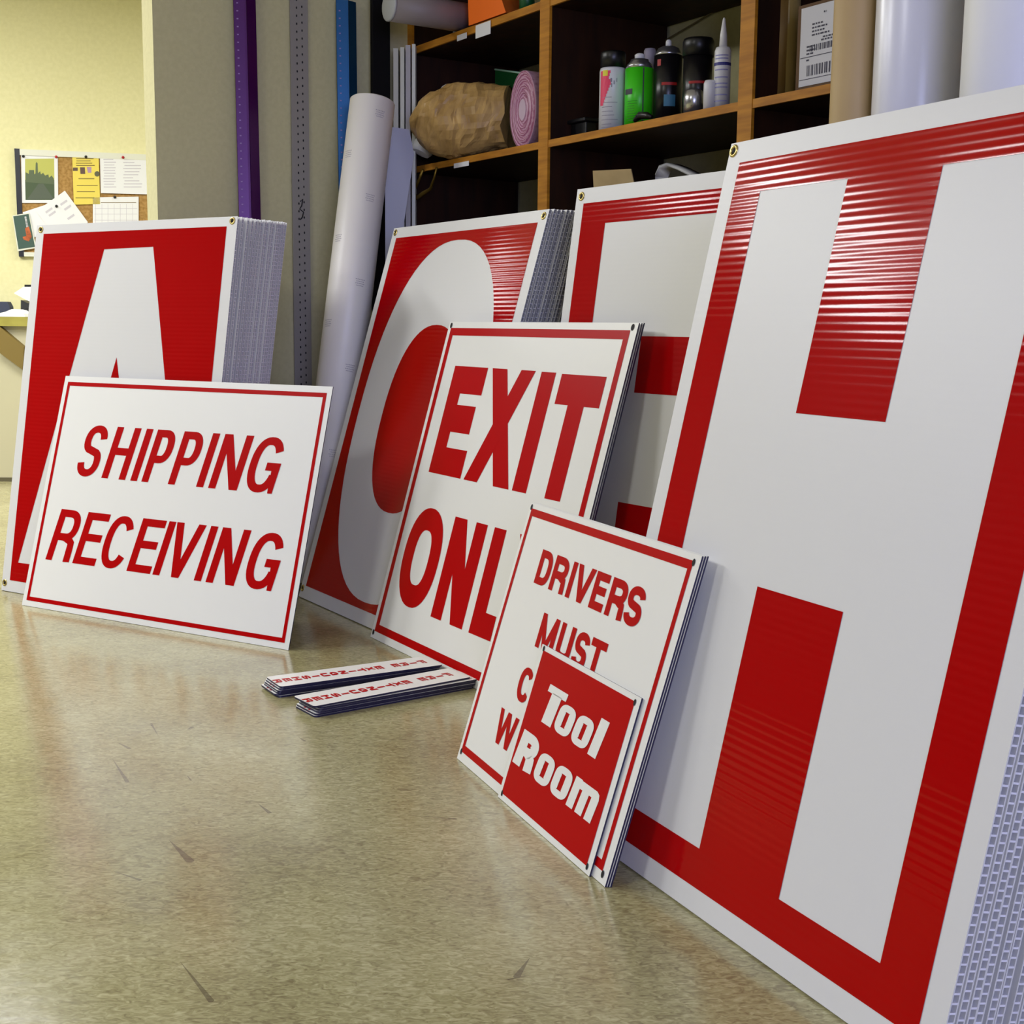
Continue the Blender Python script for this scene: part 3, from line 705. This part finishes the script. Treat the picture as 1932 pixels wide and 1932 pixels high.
# ---- left bay: paper bundle
def blob(n, m_, rx, ry, rz, e1, amp, seed, freq):
    from mathutils import noise
    k = MB(); vs = []; fs = []
    for i in range(n + 1):
        ph = -pi / 2 + pi * i / n
        for j in range(m_):
            th = 2 * pi * j / m_; f = lambda t: math.copysign(abs(t) ** e1, t)
            v = Vector((rx * f(cos(ph)) * f(cos(th)), ry * f(cos(ph)) * f(sin(th)), rz * f(sin(ph))))
            q = noise.noise(v * freq + Vector((seed, 0, 0))); q2 = abs(noise.noise(v * freq * 2.3 + Vector((0, seed, 3))))
            vs.append(v * (1 + amp * q - amp * 1.1 * q2))
    for i in range(n):
        for j in range(m_): fs.append((i * m_ + j, i * m_ + (j + 1) % m_, (i + 1) * m_ + (j + 1) % m_, (i + 1) * m_ + j))
    k.add([tuple(v) for v in vs], fs, 0, False); return k
p = spot(868, .03); ztop = zat(868, 160, p); zbot = zm; hz = (ztop - zbot) / 2
rx = 92 * p.y / FPX
k = MB()
from mathutils import noise
vs = []; fs = []; n1, n2 = 34, 44
for i in range(n1 + 1):
    u = -1 + 2 * i / n1
    # section half-size along the bundle: pointed folded left end, square cut right end
    a_ = (1 - max(0, -u - .05) ** 2.4 * .88) if u < 0 else 1 - .10 * u
    zc = .06 * u * hz
    for j in range(n2):
        th = 2 * pi * j / n2; f = lambda t: math.copysign(abs(t) ** .78, t)
        v = Vector((u * rx, .13 * a_ * f(sin(th)), hz * a_ * f(cos(th)) + zc))
        q = noise.noise(v * 11); q2 = abs(noise.noise(v * 24 + Vector((4, 2, 0)))); q3 = abs(noise.noise(Vector((v.x * 34, v.y * 9, v.z * 9))))
        s_ = 1 + .10 * q - .10 * q2 - .05 * q3
        vs.append((v.x + .02 * noise.noise(v * 15 + Vector((9, 9, 9))), v.y * s_, v.z * s_))
for i in range(n1):
    for j in range(n2): fs.append((i * n2 + j, i * n2 + (j + 1) % n2, (i + 1) * n2 + (j + 1) % n2, (i + 1) * n2 + j))
fs.append(tuple(range(n2))[::-1]); fs.append(tuple(n1 * n2 + j for j in range(n2)))
zmin = min(v[2] for v in vs)
k.add([(x, y, z - zmin) for x, y, z in vs], fs)
M_kraft = noisy(mat('crumpled_brown_paper', (150, 118, 66), .45, spec=.45), (160, 124, 66), (200, 162, 96), 14, 5)
tag(k.build('paper_bundle', M_kraft, None, frame((p.x, p.y, zbot + .001), R(-12))), 'crumpled brown paper bundle jutting out of the left shelf bay', 'paper bundle')
ta, tb = atY(797, 283, 4.815), atY(851, 174, 4.86); rr_ = 20 * 4.8 / FPX
k = MB(); k.tube([ta - (tb - ta) * .06, ta, tb, tb + (tb - ta) * .06], [rr_ * .8, rr_, rr_, rr_ * .8], 24)
tag(k.build('white_tube', mat('white_tape', (232, 232, 232), .5), None), 'white tube leaning behind the brown paper bundle, both ends showing', 'tube')
# pink film roll
p = spot(1000, .05); rr_ = 70 * p.y / FPX; zc = zm + rr_
Mr = Matrix(((SX.x, 0, AX.x, p.x), (SX.y, 0, AX.y, p.y), (0, 1, 0, zm + rr_ + .001), (0, 0, 0, 1)))
r2 = empty('pink_film_roll', Mr, 'roll of translucent pink packing film seen end-on beside the upright', 'roll')
sq = MB(); w_ = .88
prof = []
for i in range(9):
    q = rr_ * (1 - i * .085); prof += [(q * .99, .004 if i % 2 else 0.0), (q * .93, .009 if i % 2 else .002)]
pr = [(rr_, .30)] + [(rr_, .004)] + prof + [(rr_ * .26, .0)]
sq.lathe(pr, 40)
o = sq.build('film_layers', ringed(mat('pink_film', (190, 130, 158), .4), (160, 84, 118), (216, 172, 192), 42), r2)
o.scale = (.62, 1, 1); o.location = (-.045, 0, 0)
sq = MB(); sq.lathe([(rr_ * .26, .03), (rr_ * .22, .03), (rr_ * .20, .0), (rr_ * .27, -.001)], 28)
o = sq.build('core', mat('pale_core', (215, 190, 205), .5), r2); o.scale = (.62, 1, 1); o.location = (-.045, 0, 0)
# green ruler above
a_ = atY(934, 130, 4.52); c_ = atY(1000, 139, 4.40)
a_ = hit(934, 131, SH + AX * .16, AX); c_ = hit(1000, 140, SH + AX * .10, AX)
d = (c_ - a_).normalized(); hz_ = .052
k = MB(); u_ = Vector((0, 0, 1)); bk = Vector((d.y, -d.x, 0)).normalized() * -.02
vs = [a_, a_ - u_ * hz_, a_ + bk - u_ * hz_ * .6, c_, c_ - u_ * hz_, c_ + bk - u_ * hz_ * .6]
k.add(vs, [(0, 1, 2), (3, 5, 4), (0, 3, 4, 1), (1, 4, 5, 2), (2, 5, 3, 0)])
ro = empty('green_ruler', tuple(a_), 'dark green metal ruler lying across the top of the pink roll', 'ruler')
o = k.build('bar', mat('green_anodised', (10, 92, 40), .3, .6)); o.parent = ro; o.matrix_parent_inverse = Matrix.Translation(-a_)
k = MB(); k.tube([a_, c_], .0035, 6); o = k.build('edge_highlight', mat('painted_edge_highlight', (150, 190, 170), .3)); o.parent = ro; o.matrix_parent_inverse = Matrix.Translation(-a_)  # highlight along the ruler's top line, painted as a pale rod
# shelf tags
def tagcard(x0, y0, x1, y1, label, off=.008):
    a_ = onshelf(x0, y1, -off); c_ = onshelf(x1, y0, -off); sl = onshelf(x1, y1 - (x1 - x0) * .22, -off)
    l = (Vector((c_.x, c_.y, 0)) - Vector((a_.x, a_.y, 0))).length; h_ = (y1 - y0 - (x1 - x0) * .22) * a_.y / FPX
    k = MB(); k.box(0, 0, 0, l, .0012, h_)
    tag(k.build('shelf_tag', M_paper, None, Matrix(((SX.x, AX.x, 0, a_.x), (SX.y, AX.y, 0, a_.y), (0, 0, 1, a_.z), (0, 0, 0, 1)))), label, 'tag')
tagcard(856, 303, 884, 317.5, 'small white paper tag on the middle shelf edge under the paper bundle')
tagcard(897, 44, 925, 73, 'white card hanging over the upper shelf edge below the orange folder')
tagcard(862, 64, 880, 78, 'scrap of white tape on the upper shelf edge near the mailing tube')
# brass wire hook
k = MB(); f_ = lambda x, y, dd=-.02: onshelf(x, y, dd)
k.tube([f_(824, 316), f_(819, 335), f_(812, 356), f_(797, 366), f_(787, 374), f_(780, 362), (f_(788, 345)), f_(798, 320)], [.004, .004, .006, .009, .008, .006, .005, .005], 8)
tag(k.build('brass_hook', mat('old_brass', (140, 112, 40), .4, .8), None), 'bent brass wire hook hanging below the paper bundle', 'hook')
# ---- top left: mailing tubes
def mail_tube(c0, rad, length, label, dirv, m1, m2, tape=False):
    z = Vector(dirv).normalized(); x_ = z.orthogonal().normalized(); x_ = Vector((z.y, -z.x, 0)).normalized(); y__ = z.cross(x_)
    M = Matrix(((x_.x, y__.x, z.x, c0.x), (x_.y, y__.y, z.y, c0.y), (x_.z, y__.z, z.z, c0.z), (0, 0, 0, 1)))
    r = empty('mailing_tube', M, label, 'mailing tube')
    MB().lathe([(rad, .004), (rad, length)], 32).build('tube', m1, r)
    MB().lathe([(0, 0), (rad * .9, 0), (rad * 1.02, .003), (rad * 1.02, .008)], 32).build('end_cap', m2, r)
    if tape:
        k = MB(); b0 = atan2(-1, .2)
        for i in range(6):
            f0, f1 = R(-150 + i * 9), R(-150 + (i + 1) * 9); q = rad + .0007
            k.quad((q * cos(f0), q * sin(f0), .05), (q * cos(f1), q * sin(f1), .03), (q * cos(f1), q * sin(f1), .10), (q * cos(f0), q * sin(f0), .12))
        k.build('tape_piece', M_paper, r)
    return r
Yt = 4.52; c0 = atY(732, 48, Yt); rad = 26.5 * Yt / FPX; c0.z = zu + rad + .003
mail_tube(c0, rad, .31, 'grey cardboard mailing tube poking out of the upper shelf, capped end left', AX + Vector((0, 0, .0)), mat('mailer_grey', (138, 128, 124), .5), mat('cap_grey', (168, 170, 168), .5), True)
c2 = hit(861, 34, SH + AX * .13, AX); c2.z = zu + .036 + .003
mail_tube(c2, .037, .28, 'smaller mailing tube with round pale cap on the upper shelf beside the orange folder', AX, mat('mailer_dark', (70, 66, 78), .5), mat('cap_grey2', (150, 152, 158), .5))
k = MB(); k.tube([hit(803, 30, SH + AX * .2, AX), hit(842, -8, SH + AX * .2, AX)], .006, 8)
tag(k.build('wooden_stick', mat('pale_wood', (170, 150, 100), .6), None), 'thin pale wooden stick slanting up behind the grey mailing tube', 'stick')
# orange folder
q0 = [(882, -30), (937, -30), (954, 34), (884, 61)]
P0 = [onshelf(x, y, -.012) for x, y in q0]; P1 = [onshelf(x, y, .16) for x, y in ((930, -30), (985, -30), (985, 30), (930, 45))]
k = MB(); k.add(P0 + P1, [(0, 3, 2, 1), (4, 5, 6, 7), (1, 2, 6, 5), (0, 4, 7, 3), (0, 1, 5, 4), (3, 7, 6, 2)])
zs = min(v[2] for v in k.v); k.v = [(x, y, max(z, zu + .001)) for x, y, z in k.v]
tag(k.build('orange_folder', mat('orange_card', (255, 116, 0), .6), None), 'bright orange folded card standing on the upper shelf', 'folder')
round_thing('green_bottle', 978, 1006, .05, zu, [('body', [(1, None), (1, -30)], mat('dark_green_plastic', (14, 84, 40), .4))], 'dark green bottle on the upper shelf next to the orange card', 'bottle')
# ---- lower right bay
zl = zA[1] - gap
p = spot(1184, .12); a_ = zat(1150, 338, p)
r3 = empty('cardboard_box', frame((p.x, p.y, zl + .001), R(-40)), 'open tan cardboard box in the lower bay behind the letter E sign', 'box')
k = MB(); k.box(-.075, -.06, 0, .13, .12, a_ - zl - .03); k.build('body', M_card, r3)
k = MB(); k.add([(-.075, -.062, a_ - zl - .03), (.075, -.062, a_ - zl - .03), (.07, -.075, a_ - zl + .018), (-.07, -.075, a_ - zl + .022), (-.075, -.058, a_ - zl - .03), (.075, -.058, a_ - zl - .03), (.07, -.071, a_ - zl + .018), (-.07, -.071, a_ - zl + .022)],
              [(0, 1, 2, 3), (4, 7, 6, 5), (0, 3, 7, 4), (1, 5, 6, 2), (2, 6, 7, 3)]); k.build('flap', M_card, r3)
k = MB(); g_ = lambda x, y: onshelf(x, y, .18)
pts = [g_(1236, 345), g_(1236, 328), g_(1243, 312), g_(1257, 307), g_(1278, 315), g_(1300, 326), g_(1325, 345)]
ins = []
for q in pts: ins.append(q)
n = len(pts); th = AX * .05; up = Vector((0, 0, -.008)); vs = []; fs = []
for q in pts: vs += [q, q + th, q + th + up, q + up]
for i in range(n - 1):
    for j in range(4): fs.append((i * 4 + j, i * 4 + (j + 1) % 4, (i + 1) * 4 + (j + 1) % 4, (i + 1) * 4 + j))
vs0 = pts[-1]; k.add(vs, fs, 0, True)
base = min(q.z for q in pts)
k.box(pts[0].x, pts[0].y, zl, pts[0].x + .02, pts[0].y + .02, pts[0].z); k.box(pts[-1].x - .02, pts[-1].y, zl, pts[-1].x, pts[-1].y + .02, pts[-1].z)
tag(k.build('white_band', mat('white_strap', (225, 225, 220), .5), None), 'white curved plastic band sticking up above the top of the E sign', 'band')
# ---- third bay: wrapped roll and labelled box
c, p, rd = round_thing('wrapped_roll', 1441, 1502, .12, zm, [('roll', [(1, None), (1, -60)], noisy(mat('kraft_roll', (150, 118, 62), .35), (128, 98, 48), (160, 128, 74), 6, 3))],
                       'upright brown roll in glossy wrap beside the labelled box', 'roll')
k = MB(); wrap_label(c, p, rd + .001, 0.004, zB[0] - zm - .025, 15, 70, mat('clear_wrap', (175, 150, 92), .12, spec=.8), 'glossy_wrap')
a_ = onshelf(1503, 100, .05); c_ = onshelf(1600, 100, .05); Lb = (Vector((c_.x, c_.y)) - Vector((a_.x, a_.y))).length
MX = Matrix(((SX.x, AX.x, 0, a_.x), (SX.y, AX.y, 0, a_.y), (0, 0, 1, zm), (0, 0, 0, 1)))
r4 = empty('labelled_box', MX, 'brown carton with a large white barcode label at the right of the shelf', 'box')
ht = onshelf(1530, 6, .05).z - zm
k = MB(); k.box(0, 0, 0, Lb, .28, ht); k.build('carton', mat('dark_card', (96, 66, 34), .7), r4)
k = MB(); k.box(.012, -.0012, .018, Lb - .01, 0, ht - .008); lb = k.build('label', mat('label_white', (205, 205, 215), .5), r4)
k = MB(); X0, X1 = .035, Lb - .03; lw = X1 - X0; y_ = -.0018
def bar(x0, z0, x1, z1): k.quad((x0, y_, z0), (x1, y_, z0), (x1, y_, z1), (x0, y_, z1))
for (z0, z1) in ((.19, .31), (.46, .53)):
    x = X0 + (.1 if z0 > .4 else .03) * lw
    while x < X1 - .01:
        bw = random.choice((.0016, .003, .0045)); bar(x, ht * z0, x + bw, ht * z1); x += bw + random.choice((.0022, .0034, .005))
bar(.014, ht * .40, X1 + .01, ht * .408); bar(.014, ht * .155, X1 + .01, ht * .162)
for z0, x0, x1 in ((.86, .5, .58), (.75, .15, .5), (.71, .15, .62), (.67, .15, .55), (.63, .15, .7), (.585, .5, 1), (.555, .45, .95), (.51, .0, .28), (.47, 0, .28), (.43, 0, .24), (.36, .0, .1)):
    x = X0 + lw * x0
    while x < X0 + lw * x1:
        wl = random.uniform(.004, .011); bar(x, ht * z0, min(x + wl, X0 + lw * x1), ht * (z0 + .018)); x += wl + .003
k.build('barcode_print', mat('label_ink', (50, 48, 72), .6), lb)

# =================================================================== UPRIGHT ROLLS AT THE RIGHT
def big_roll(name, px0, px1, Y, h, m_, label, seam=False):
    p = atY((px0 + px1) / 2, 200, Y); rad = (px1 - px0) / 2 * Y / FPX * .985
    r = empty(name, (p.x, p.y, .002), label, 'roll')
    MB().lathe([(rad, 0), (rad, h - .003), (rad - .003, h), (rad * .45, h), (rad * .42, h - .12), (0, h - .12)], 56).build('roll', m_, r)
    if seam:
        k = MB(); wrap_label(None, p, rad + .0004, .002, h - .003, 20, 110, None, k=k, seg=18); k.build('outer_flap', M_lil, r)
    return r
M_lil = mat('lilac_white_film', (206, 206, 224), .4)
big_roll('brown_roll', 1567, 1652, 2.44, 2.0, noisy(mat('brown_tube', (178, 152, 104), .6), (166, 138, 90), (182, 156, 108), 3, 3), 'tall brown cardboard tube standing at the right end of the shelving')
big_roll('white_roll', 1648, 1806, 2.36, 2.0, mat('satin_white_film', (214, 214, 222), .28), 'tall satin white roll standing between the brown tube and the edge of the photo')
big_roll('white_roll', 1815, 1990, 2.13, 2.0, mat('matt_white_film', (226, 226, 226), .5), 'tall white roll standing at the right edge of the photo', True)

# =================================================================== FAR ROOM
FYAW = R(15); FXd = Vector((cos(FYAW), sin(FYAW), 0)); FNd = Vector((-sin(FYAW), cos(FYAW), 0))
def onfar(px, py, off=0.0): return hit(px, py, FAR - FNd * off, FNd)
bl = onfar(37, 481, .02)
FM = Matrix(((FXd.x, FNd.x, 0, bl.x), (FXd.y, FNd.y, 0, bl.y), (0, 0, 1, bl.z), (0, 0, 0, 1)))
FMi = FM.inverted()
def fx(px, py, off=.02): v = FMi @ onfar(px, py, off); return v.x, v.z
bw, bh = 1.22, fx(37, 284)[1]
r5 = empty('bulletin_board', FM, 'cork bulletin board in a pale frame on the far yellow wall', 'bulletin board')
k = MB(); k.box(0, .0, 0, bw, .018, bh); k.build('cork', noisy(mat('cork', (170, 130, 70), .9), (155, 116, 58), (186, 146, 84), 60, 4), r5)
for nme, q, m_ in (('frame_left', (-.004, -.012, -.01, .026, .018, bh + .01), M_black), ('frame_top', (.026, -.012, bh - .028, bw, .018, bh + .008), mat('frame_pale', (225, 225, 205), .4)), ('frame_bottom', (.026, -.012, -.008, bw, .018, .018), mat('frame_pale', (225, 225, 205), .4)), ('frame_right', (bw - .02, -.012, 0, bw + .004, .018, bh), mat('frame_pale', (225, 225, 205), .4))):
    k = MB(); k.box(*q); k.build(nme, m_, r5)
def sheet(name, corners, m_, label, cat, off=.026, parts=(), pins=()):
    """corners: photo positions; the sheet is a thin slab pinned on the board"""
    c = [fx(*q, off=off) for q in corners]; ox, oz = c[0]
    y0 = .02 - off
    M = FM @ Matrix.Translation((ox, y0, oz))
    r = empty(name, M, label, cat)
    k = MB(); k.prism([(x - ox, z - oz) for x, z in c], -.0012, .0); k.build('paper', m_, r)
    for pn, polys, pm in parts:
        k = MB()
        for poly in polys:
            q = [fx(*w, off=off) for w in poly]; k.flat([(x - ox, z - oz) for x, z in q], -.0018)
        k.build(pn, pm, r)
    for px, py, pm in pins:
        x, z = fx(px, py, off=off); k = MB(); k.lathe([(.004, 0), (.009, .004), (.006, .012), (0, .013)], 12, Matrix.Translation((x - ox, -.001, z - oz)) @ Matrix.Rotation(pi / 2, 4, 'X')); k.build('push_pin', pm, r)
    return r
G = lambda x, y: (x / 4.83, 240 + y / 4.83)
M_pinr = mat('pin_red', (190, 30, 40), .4); M_pink_ = mat('pin_dark', (20, 22, 24), .4)
city = [G(*q) for q in [(232, 500), (232, 410), (262, 425), (265, 390), (310, 390), (312, 430), (322, 420), (325, 330), (332, 315), (342, 330), (346, 420), (365, 400), (372, 430), (392, 415), (410, 440), (440, 430), (446, 460), (470, 440), (490, 470), (490, 520)]]
sheet('skyline_poster', [G(190, 250), G(525, 250), G(530, 690), G(200, 690)], M_paper, 'picture of a city skyline and road pinned at the upper left of the bulletin board', 'poster', .026,
      [('picture_sky', [[G(228, 288), G(492, 285), G(494, 480), G(228, 480)]], mat('poster_sky', (188, 188, 84), .5)),
       ('picture_trees', [[G(228, 480), G(494, 480), G(496, 662), G(232, 662)]], mat('poster_green', (62, 80, 40), .5))],
      [(44, 295, M_pink_), (106, 296, M_pinr)])
o = bpy.data.objects['skyline_poster']
def addflat(o, pn, polys, pm, y=-.0022, off=.026, corner0=None):
    ox, oz = fx(*corner0, off=off); k = MB()
    for poly in polys: k.flat([(fx(*w, off=off)[0] - ox, fx(*w, off=off)[1] - oz) for w in poly], y)
    k.build(pn, pm, o)
addflat(o, 'picture_towers', [city], mat('poster_towers', (84, 98, 60), .5), -.0022, .026, G(190, 250))
addflat(o, 'picture_road', [[G(245, 658), G(350, 515), G(395, 515), G(490, 655)]], mat('poster_road', (78, 88, 66), .5), -.0025, .026, G(190, 250))
def rows(x0, x1, y0, y1, n, lo=.6, hgt=3.0, skew=0):
    out = []
    for i in range(n):
        y = y0 + (y1 - y0) * i / max(1, n - 1); a_ = x0 + (x1 - x0) * random.uniform(0, .08); b_ = x0 + (x1 - x0) * random.uniform(lo, 1)
        out.append([G(a_, y), G(b_, y), G(b_, y + hgt), G(a_, y + hgt)])
    return out
M_fly = mat('flyer_ink', (120, 100, 40), .6)
sheet('yellow_flyer', [G(657, 262), G(898, 262), G(912, 700), G(672, 706)], mat('yellow_paper', (236, 214, 92), .7), 'yellow printed flyer with two small portraits in the middle of the bulletin board', 'flyer', .028,
      [('headline_print', rows(690, 880, 282, 345, 4, .7, 7), M_fly), ('body_print', rows(700, 890, 465, 465, 1, .7, 7) + rows(684, 890, 528, 640, 3, .8, 6), M_fly),
       ('portraits', [[G(728, 365), G(772, 365), G(776, 425), G(732, 425)], [G(664, 368), G(708, 368), G(708, 398), G(664, 398)]], mat('portrait_dark', (96, 72, 60), .6)),
       ('portrait_pale', [[G(790, 362), G(832, 362), G(832, 415), G(800, 415)]], mat('portrait_lilac', (176, 140, 170), .6)),
       ('round_seal', [[(178 / 1 + 0, 0)] and [(183 + 5 * cos(q * pi / 6), 328 + 5.2 * sin(q * pi / 6)) for q in range(12)]], mat('seal_grey', (90, 88, 60), .6))],
      [(162, 296, M_pink_)])
M_faint = mat('faint_print_grey', (205, 200, 205), .6)
sheet('printed_page', [G(910, 262), G(1360, 270), G(1360, 612), G(918, 600)], M_paper, 'large white printed page at the upper right of the bulletin board', 'paper', .030,
      [('print', rows(940, 1060, 290, 540, 11, .7, 8) + rows(1120, 1300, 290, 540, 10, .5, 8), M_faint)], [(232, 297, M_pinr)])
sheet('wall_calendar', [G(845, 640), G(1262, 632), G(1262, 900), G(845, 905)], M_paper, 'white wall calendar page hanging below the printed page', 'calendar', .028,
      [('ruled_line', [[G(918, 684), G(1240, 684), G(1240, 690), G(918, 690)]], M_fly),
       ('date_grid', [[G(x, 700), G(x + 3, 700), G(x + 3, 900), G(x, 900)] for x in range(870, 1262, 56)] + [[G(860, y), G(1250, y), G(1250, y + 3), G(860, y + 3)] for y in (740, 790, 845)], M_faint)], [(216.5, 372, M_pink_)])
sheet('tilted_page', [G(330, 765), G(590, 578), G(800, 865), G(700, 1000), G(500, 1000)], M_paper, 'white page pinned askew over the lower left of the bulletin board', 'paper', .034,
      [('print', [[G(x, y), G(x + 60, y - 42), G(x + 70, y - 25), G(x + 12, y + 16)] for x, y in ((410, 770), (440, 800), (545, 700), (580, 745), (610, 830))], M_faint)], [(106.5, 389, M_pink_)])
sheet('plain_page', [G(205, 775), G(420, 705), G(540, 900), G(300, 1010)], M_paper, 'plain white page half hidden beneath the askew page', 'paper', .030)
sheet('dark_postcard', [G(112, 805), G(265, 778), G(330, 1100), G(160, 1130)], mat('postcard_edge', (225, 225, 205), .5), 'dark green card with orange and white lettering tilted at the lower left of the board', 'card', .038,
      [('card_picture', [[G(120, 812), G(260, 790), G(318, 1090), G(168, 1112)]], mat('postcard_green', (56, 84, 70), .5)),
       ('orange_lettering', [[G(228, 920), G(262, 905), G(290, 1000), G(262, 1040), G(215, 1025), G(205, 1000), G(240, 990)]], mat('postcard_orange', (220, 110, 50), .5)),
       ('white_lettering', [[G(222, 815), G(238, 812), G(258, 905), G(240, 912)]], M_paper)])

# desk with things on it
DY = 7.08
def dx_(px, Y): return atY(px, 600, Y).x
Mk = frame((0, 0, 0), 0)
zt = atY(10, 597.5, DY).z; zt2 = atY(10, 615, DY).z
r6 = empty('desk', (atY(-40, 600, DY).x, DY, 0), 'wide beige desk with an olive edge in the far room', 'desk'); ox = atY(-40, 600, DY).x
xr = atY(120, 600, DY).x
k = MB(); k.box(-1.0, 0, zt2, xr - ox, .75, zt); k.build('desktop', noisy(mat('olive_laminate', (150, 142, 60), .5), (140, 132, 52), (158, 150, 66), 12, 2), r6)
k = MB(); k.box(-.95, .04, .02, xr - ox - .02, .07, zt2); k.build('front_panel', mat('beige_laminate', (188, 182, 150), .5), r6)
def dk(px, py): v = atY(px, py, DY); return v.x - ox, v.z
k = MB(); k.prism([dk(-6, 612), dk(45, 655), dk(42, 697), dk(-6, 662)], -.0, .039); k.build('diagonal_band', mat('olive_brown', (118, 98, 40), .6), r6)  # brown diagonal slab below the desktop
k = MB(); k.box(-.95, .035, 0, xr - ox - .02, .075, .022); k.build('plinth', mat('plinth_dark', (90, 84, 60), .7), r6)
# paper pile, black tray, chair back, tilted tray
pz = zt + .001
def dchunk(name, pts, Y, th, m_, label, cat):
    q = [atY(x, y, Y) for x, y in pts]; x0 = q[0].x; z0 = min(v.z for v in q); z0 = min(z0, pz) if name != 'x' else z0
    k = MB(); k.prism([(v.x - x0, max(v.z, pz)) for v in q], 0, th)
    return tag(k.build(name, m_, None, frame((x0, Y, 0), 0)), label, cat)
dchunk('paper_heap', [(-6, 600), (-6, 592), (10, 588), (22, 583), (34, 585), (44, 592), (48, 600)], 7.15, .25, M_paper, 'heap of loose white paper on the far desk', 'paper')
dchunk('desk_phone', [(40, 600), (38, 591), (44, 584), (52, 580), (60, 582), (60, 600)], 7.28, .18, M_black, 'black desk object beside the white paper heap', 'telephone')
dchunk('paper_tray', [(39, 600), (39, 566), (52, 572), (58, 572), (58, 600)], 7.46, .2, mat('tray_dark', (40, 42, 44), .4), 'dark tray standing at the back of the far desk', 'tray')
q = [atY(x, y, 7.44) for x, y in ((26, 553), (44, 541), (66, 541), (66, 573), (50, 566))]; k = MB(); k.prism([(v.x - q[0].x, v.z) for v in q], 0, .004)
tag(k.build('tilted_paper', M_paper, None, frame((q[0].x, 7.44, 0), 0)), 'white sheet fanned out over the dark tray on the far desk', 'paper')
q = [atY(x, y, 7.46) for x, y in ((46, 541), (46, 537), (60, 537), (60, 541))]; k = MB(); k.prism([(v.x - q[0].x, v.z) for v in q], 0, .05)
tag(k.build('black_stapler', M_black, None, frame((q[0].x, 7.46, 0), 0)), 'small black item lying on top of the fanned sheet', 'stapler')
cY = 7.98; c_ = atY(2, 600, cY)
r7 = empty('office_chair', (c_.x, cY, 0), 'dark office chair behind the far desk', 'chair')
zt_ = atY(2, 569, cY).z; wd = .14
k = MB(); k.add([], []); 
pts = [(-.3, zt_ - .45), (-.3, zt_ - .02), (-.27, zt_), (atY(13, 569, cY).x - c_.x, zt_), (atY(18, 578, cY).x - c_.x, zt_ - .03), (atY(19, 590, cY).x - c_.x, zt_ - .45)]
k.prism(pts, 0, .06); k.build('backrest', mat('chair_fabric', (62, 68, 88), .8), r7)
k = MB(); k.box(-.28, -.42, .44, .02, .02, .52); k.build('seat', mat('chair_fabric', (62, 68, 88), .8), r7)
k = MB(); k.tube([(-.13, -.2, .06), (-.13, -.2, .44)], .025, 10); k.tube([(-.13, .02, .45), (-.13, .03, zt_ - .3)], .02, 8); k.build('post', M_black, r7)
k = MB()
for i in range(5): k.tube([(-.13, -.2, .07), (-.13 + .22 * cos(i * 1.257), -.2 + .22 * sin(i * 1.257), .03)], .016, 8)
k.build('base', M_black, r7)
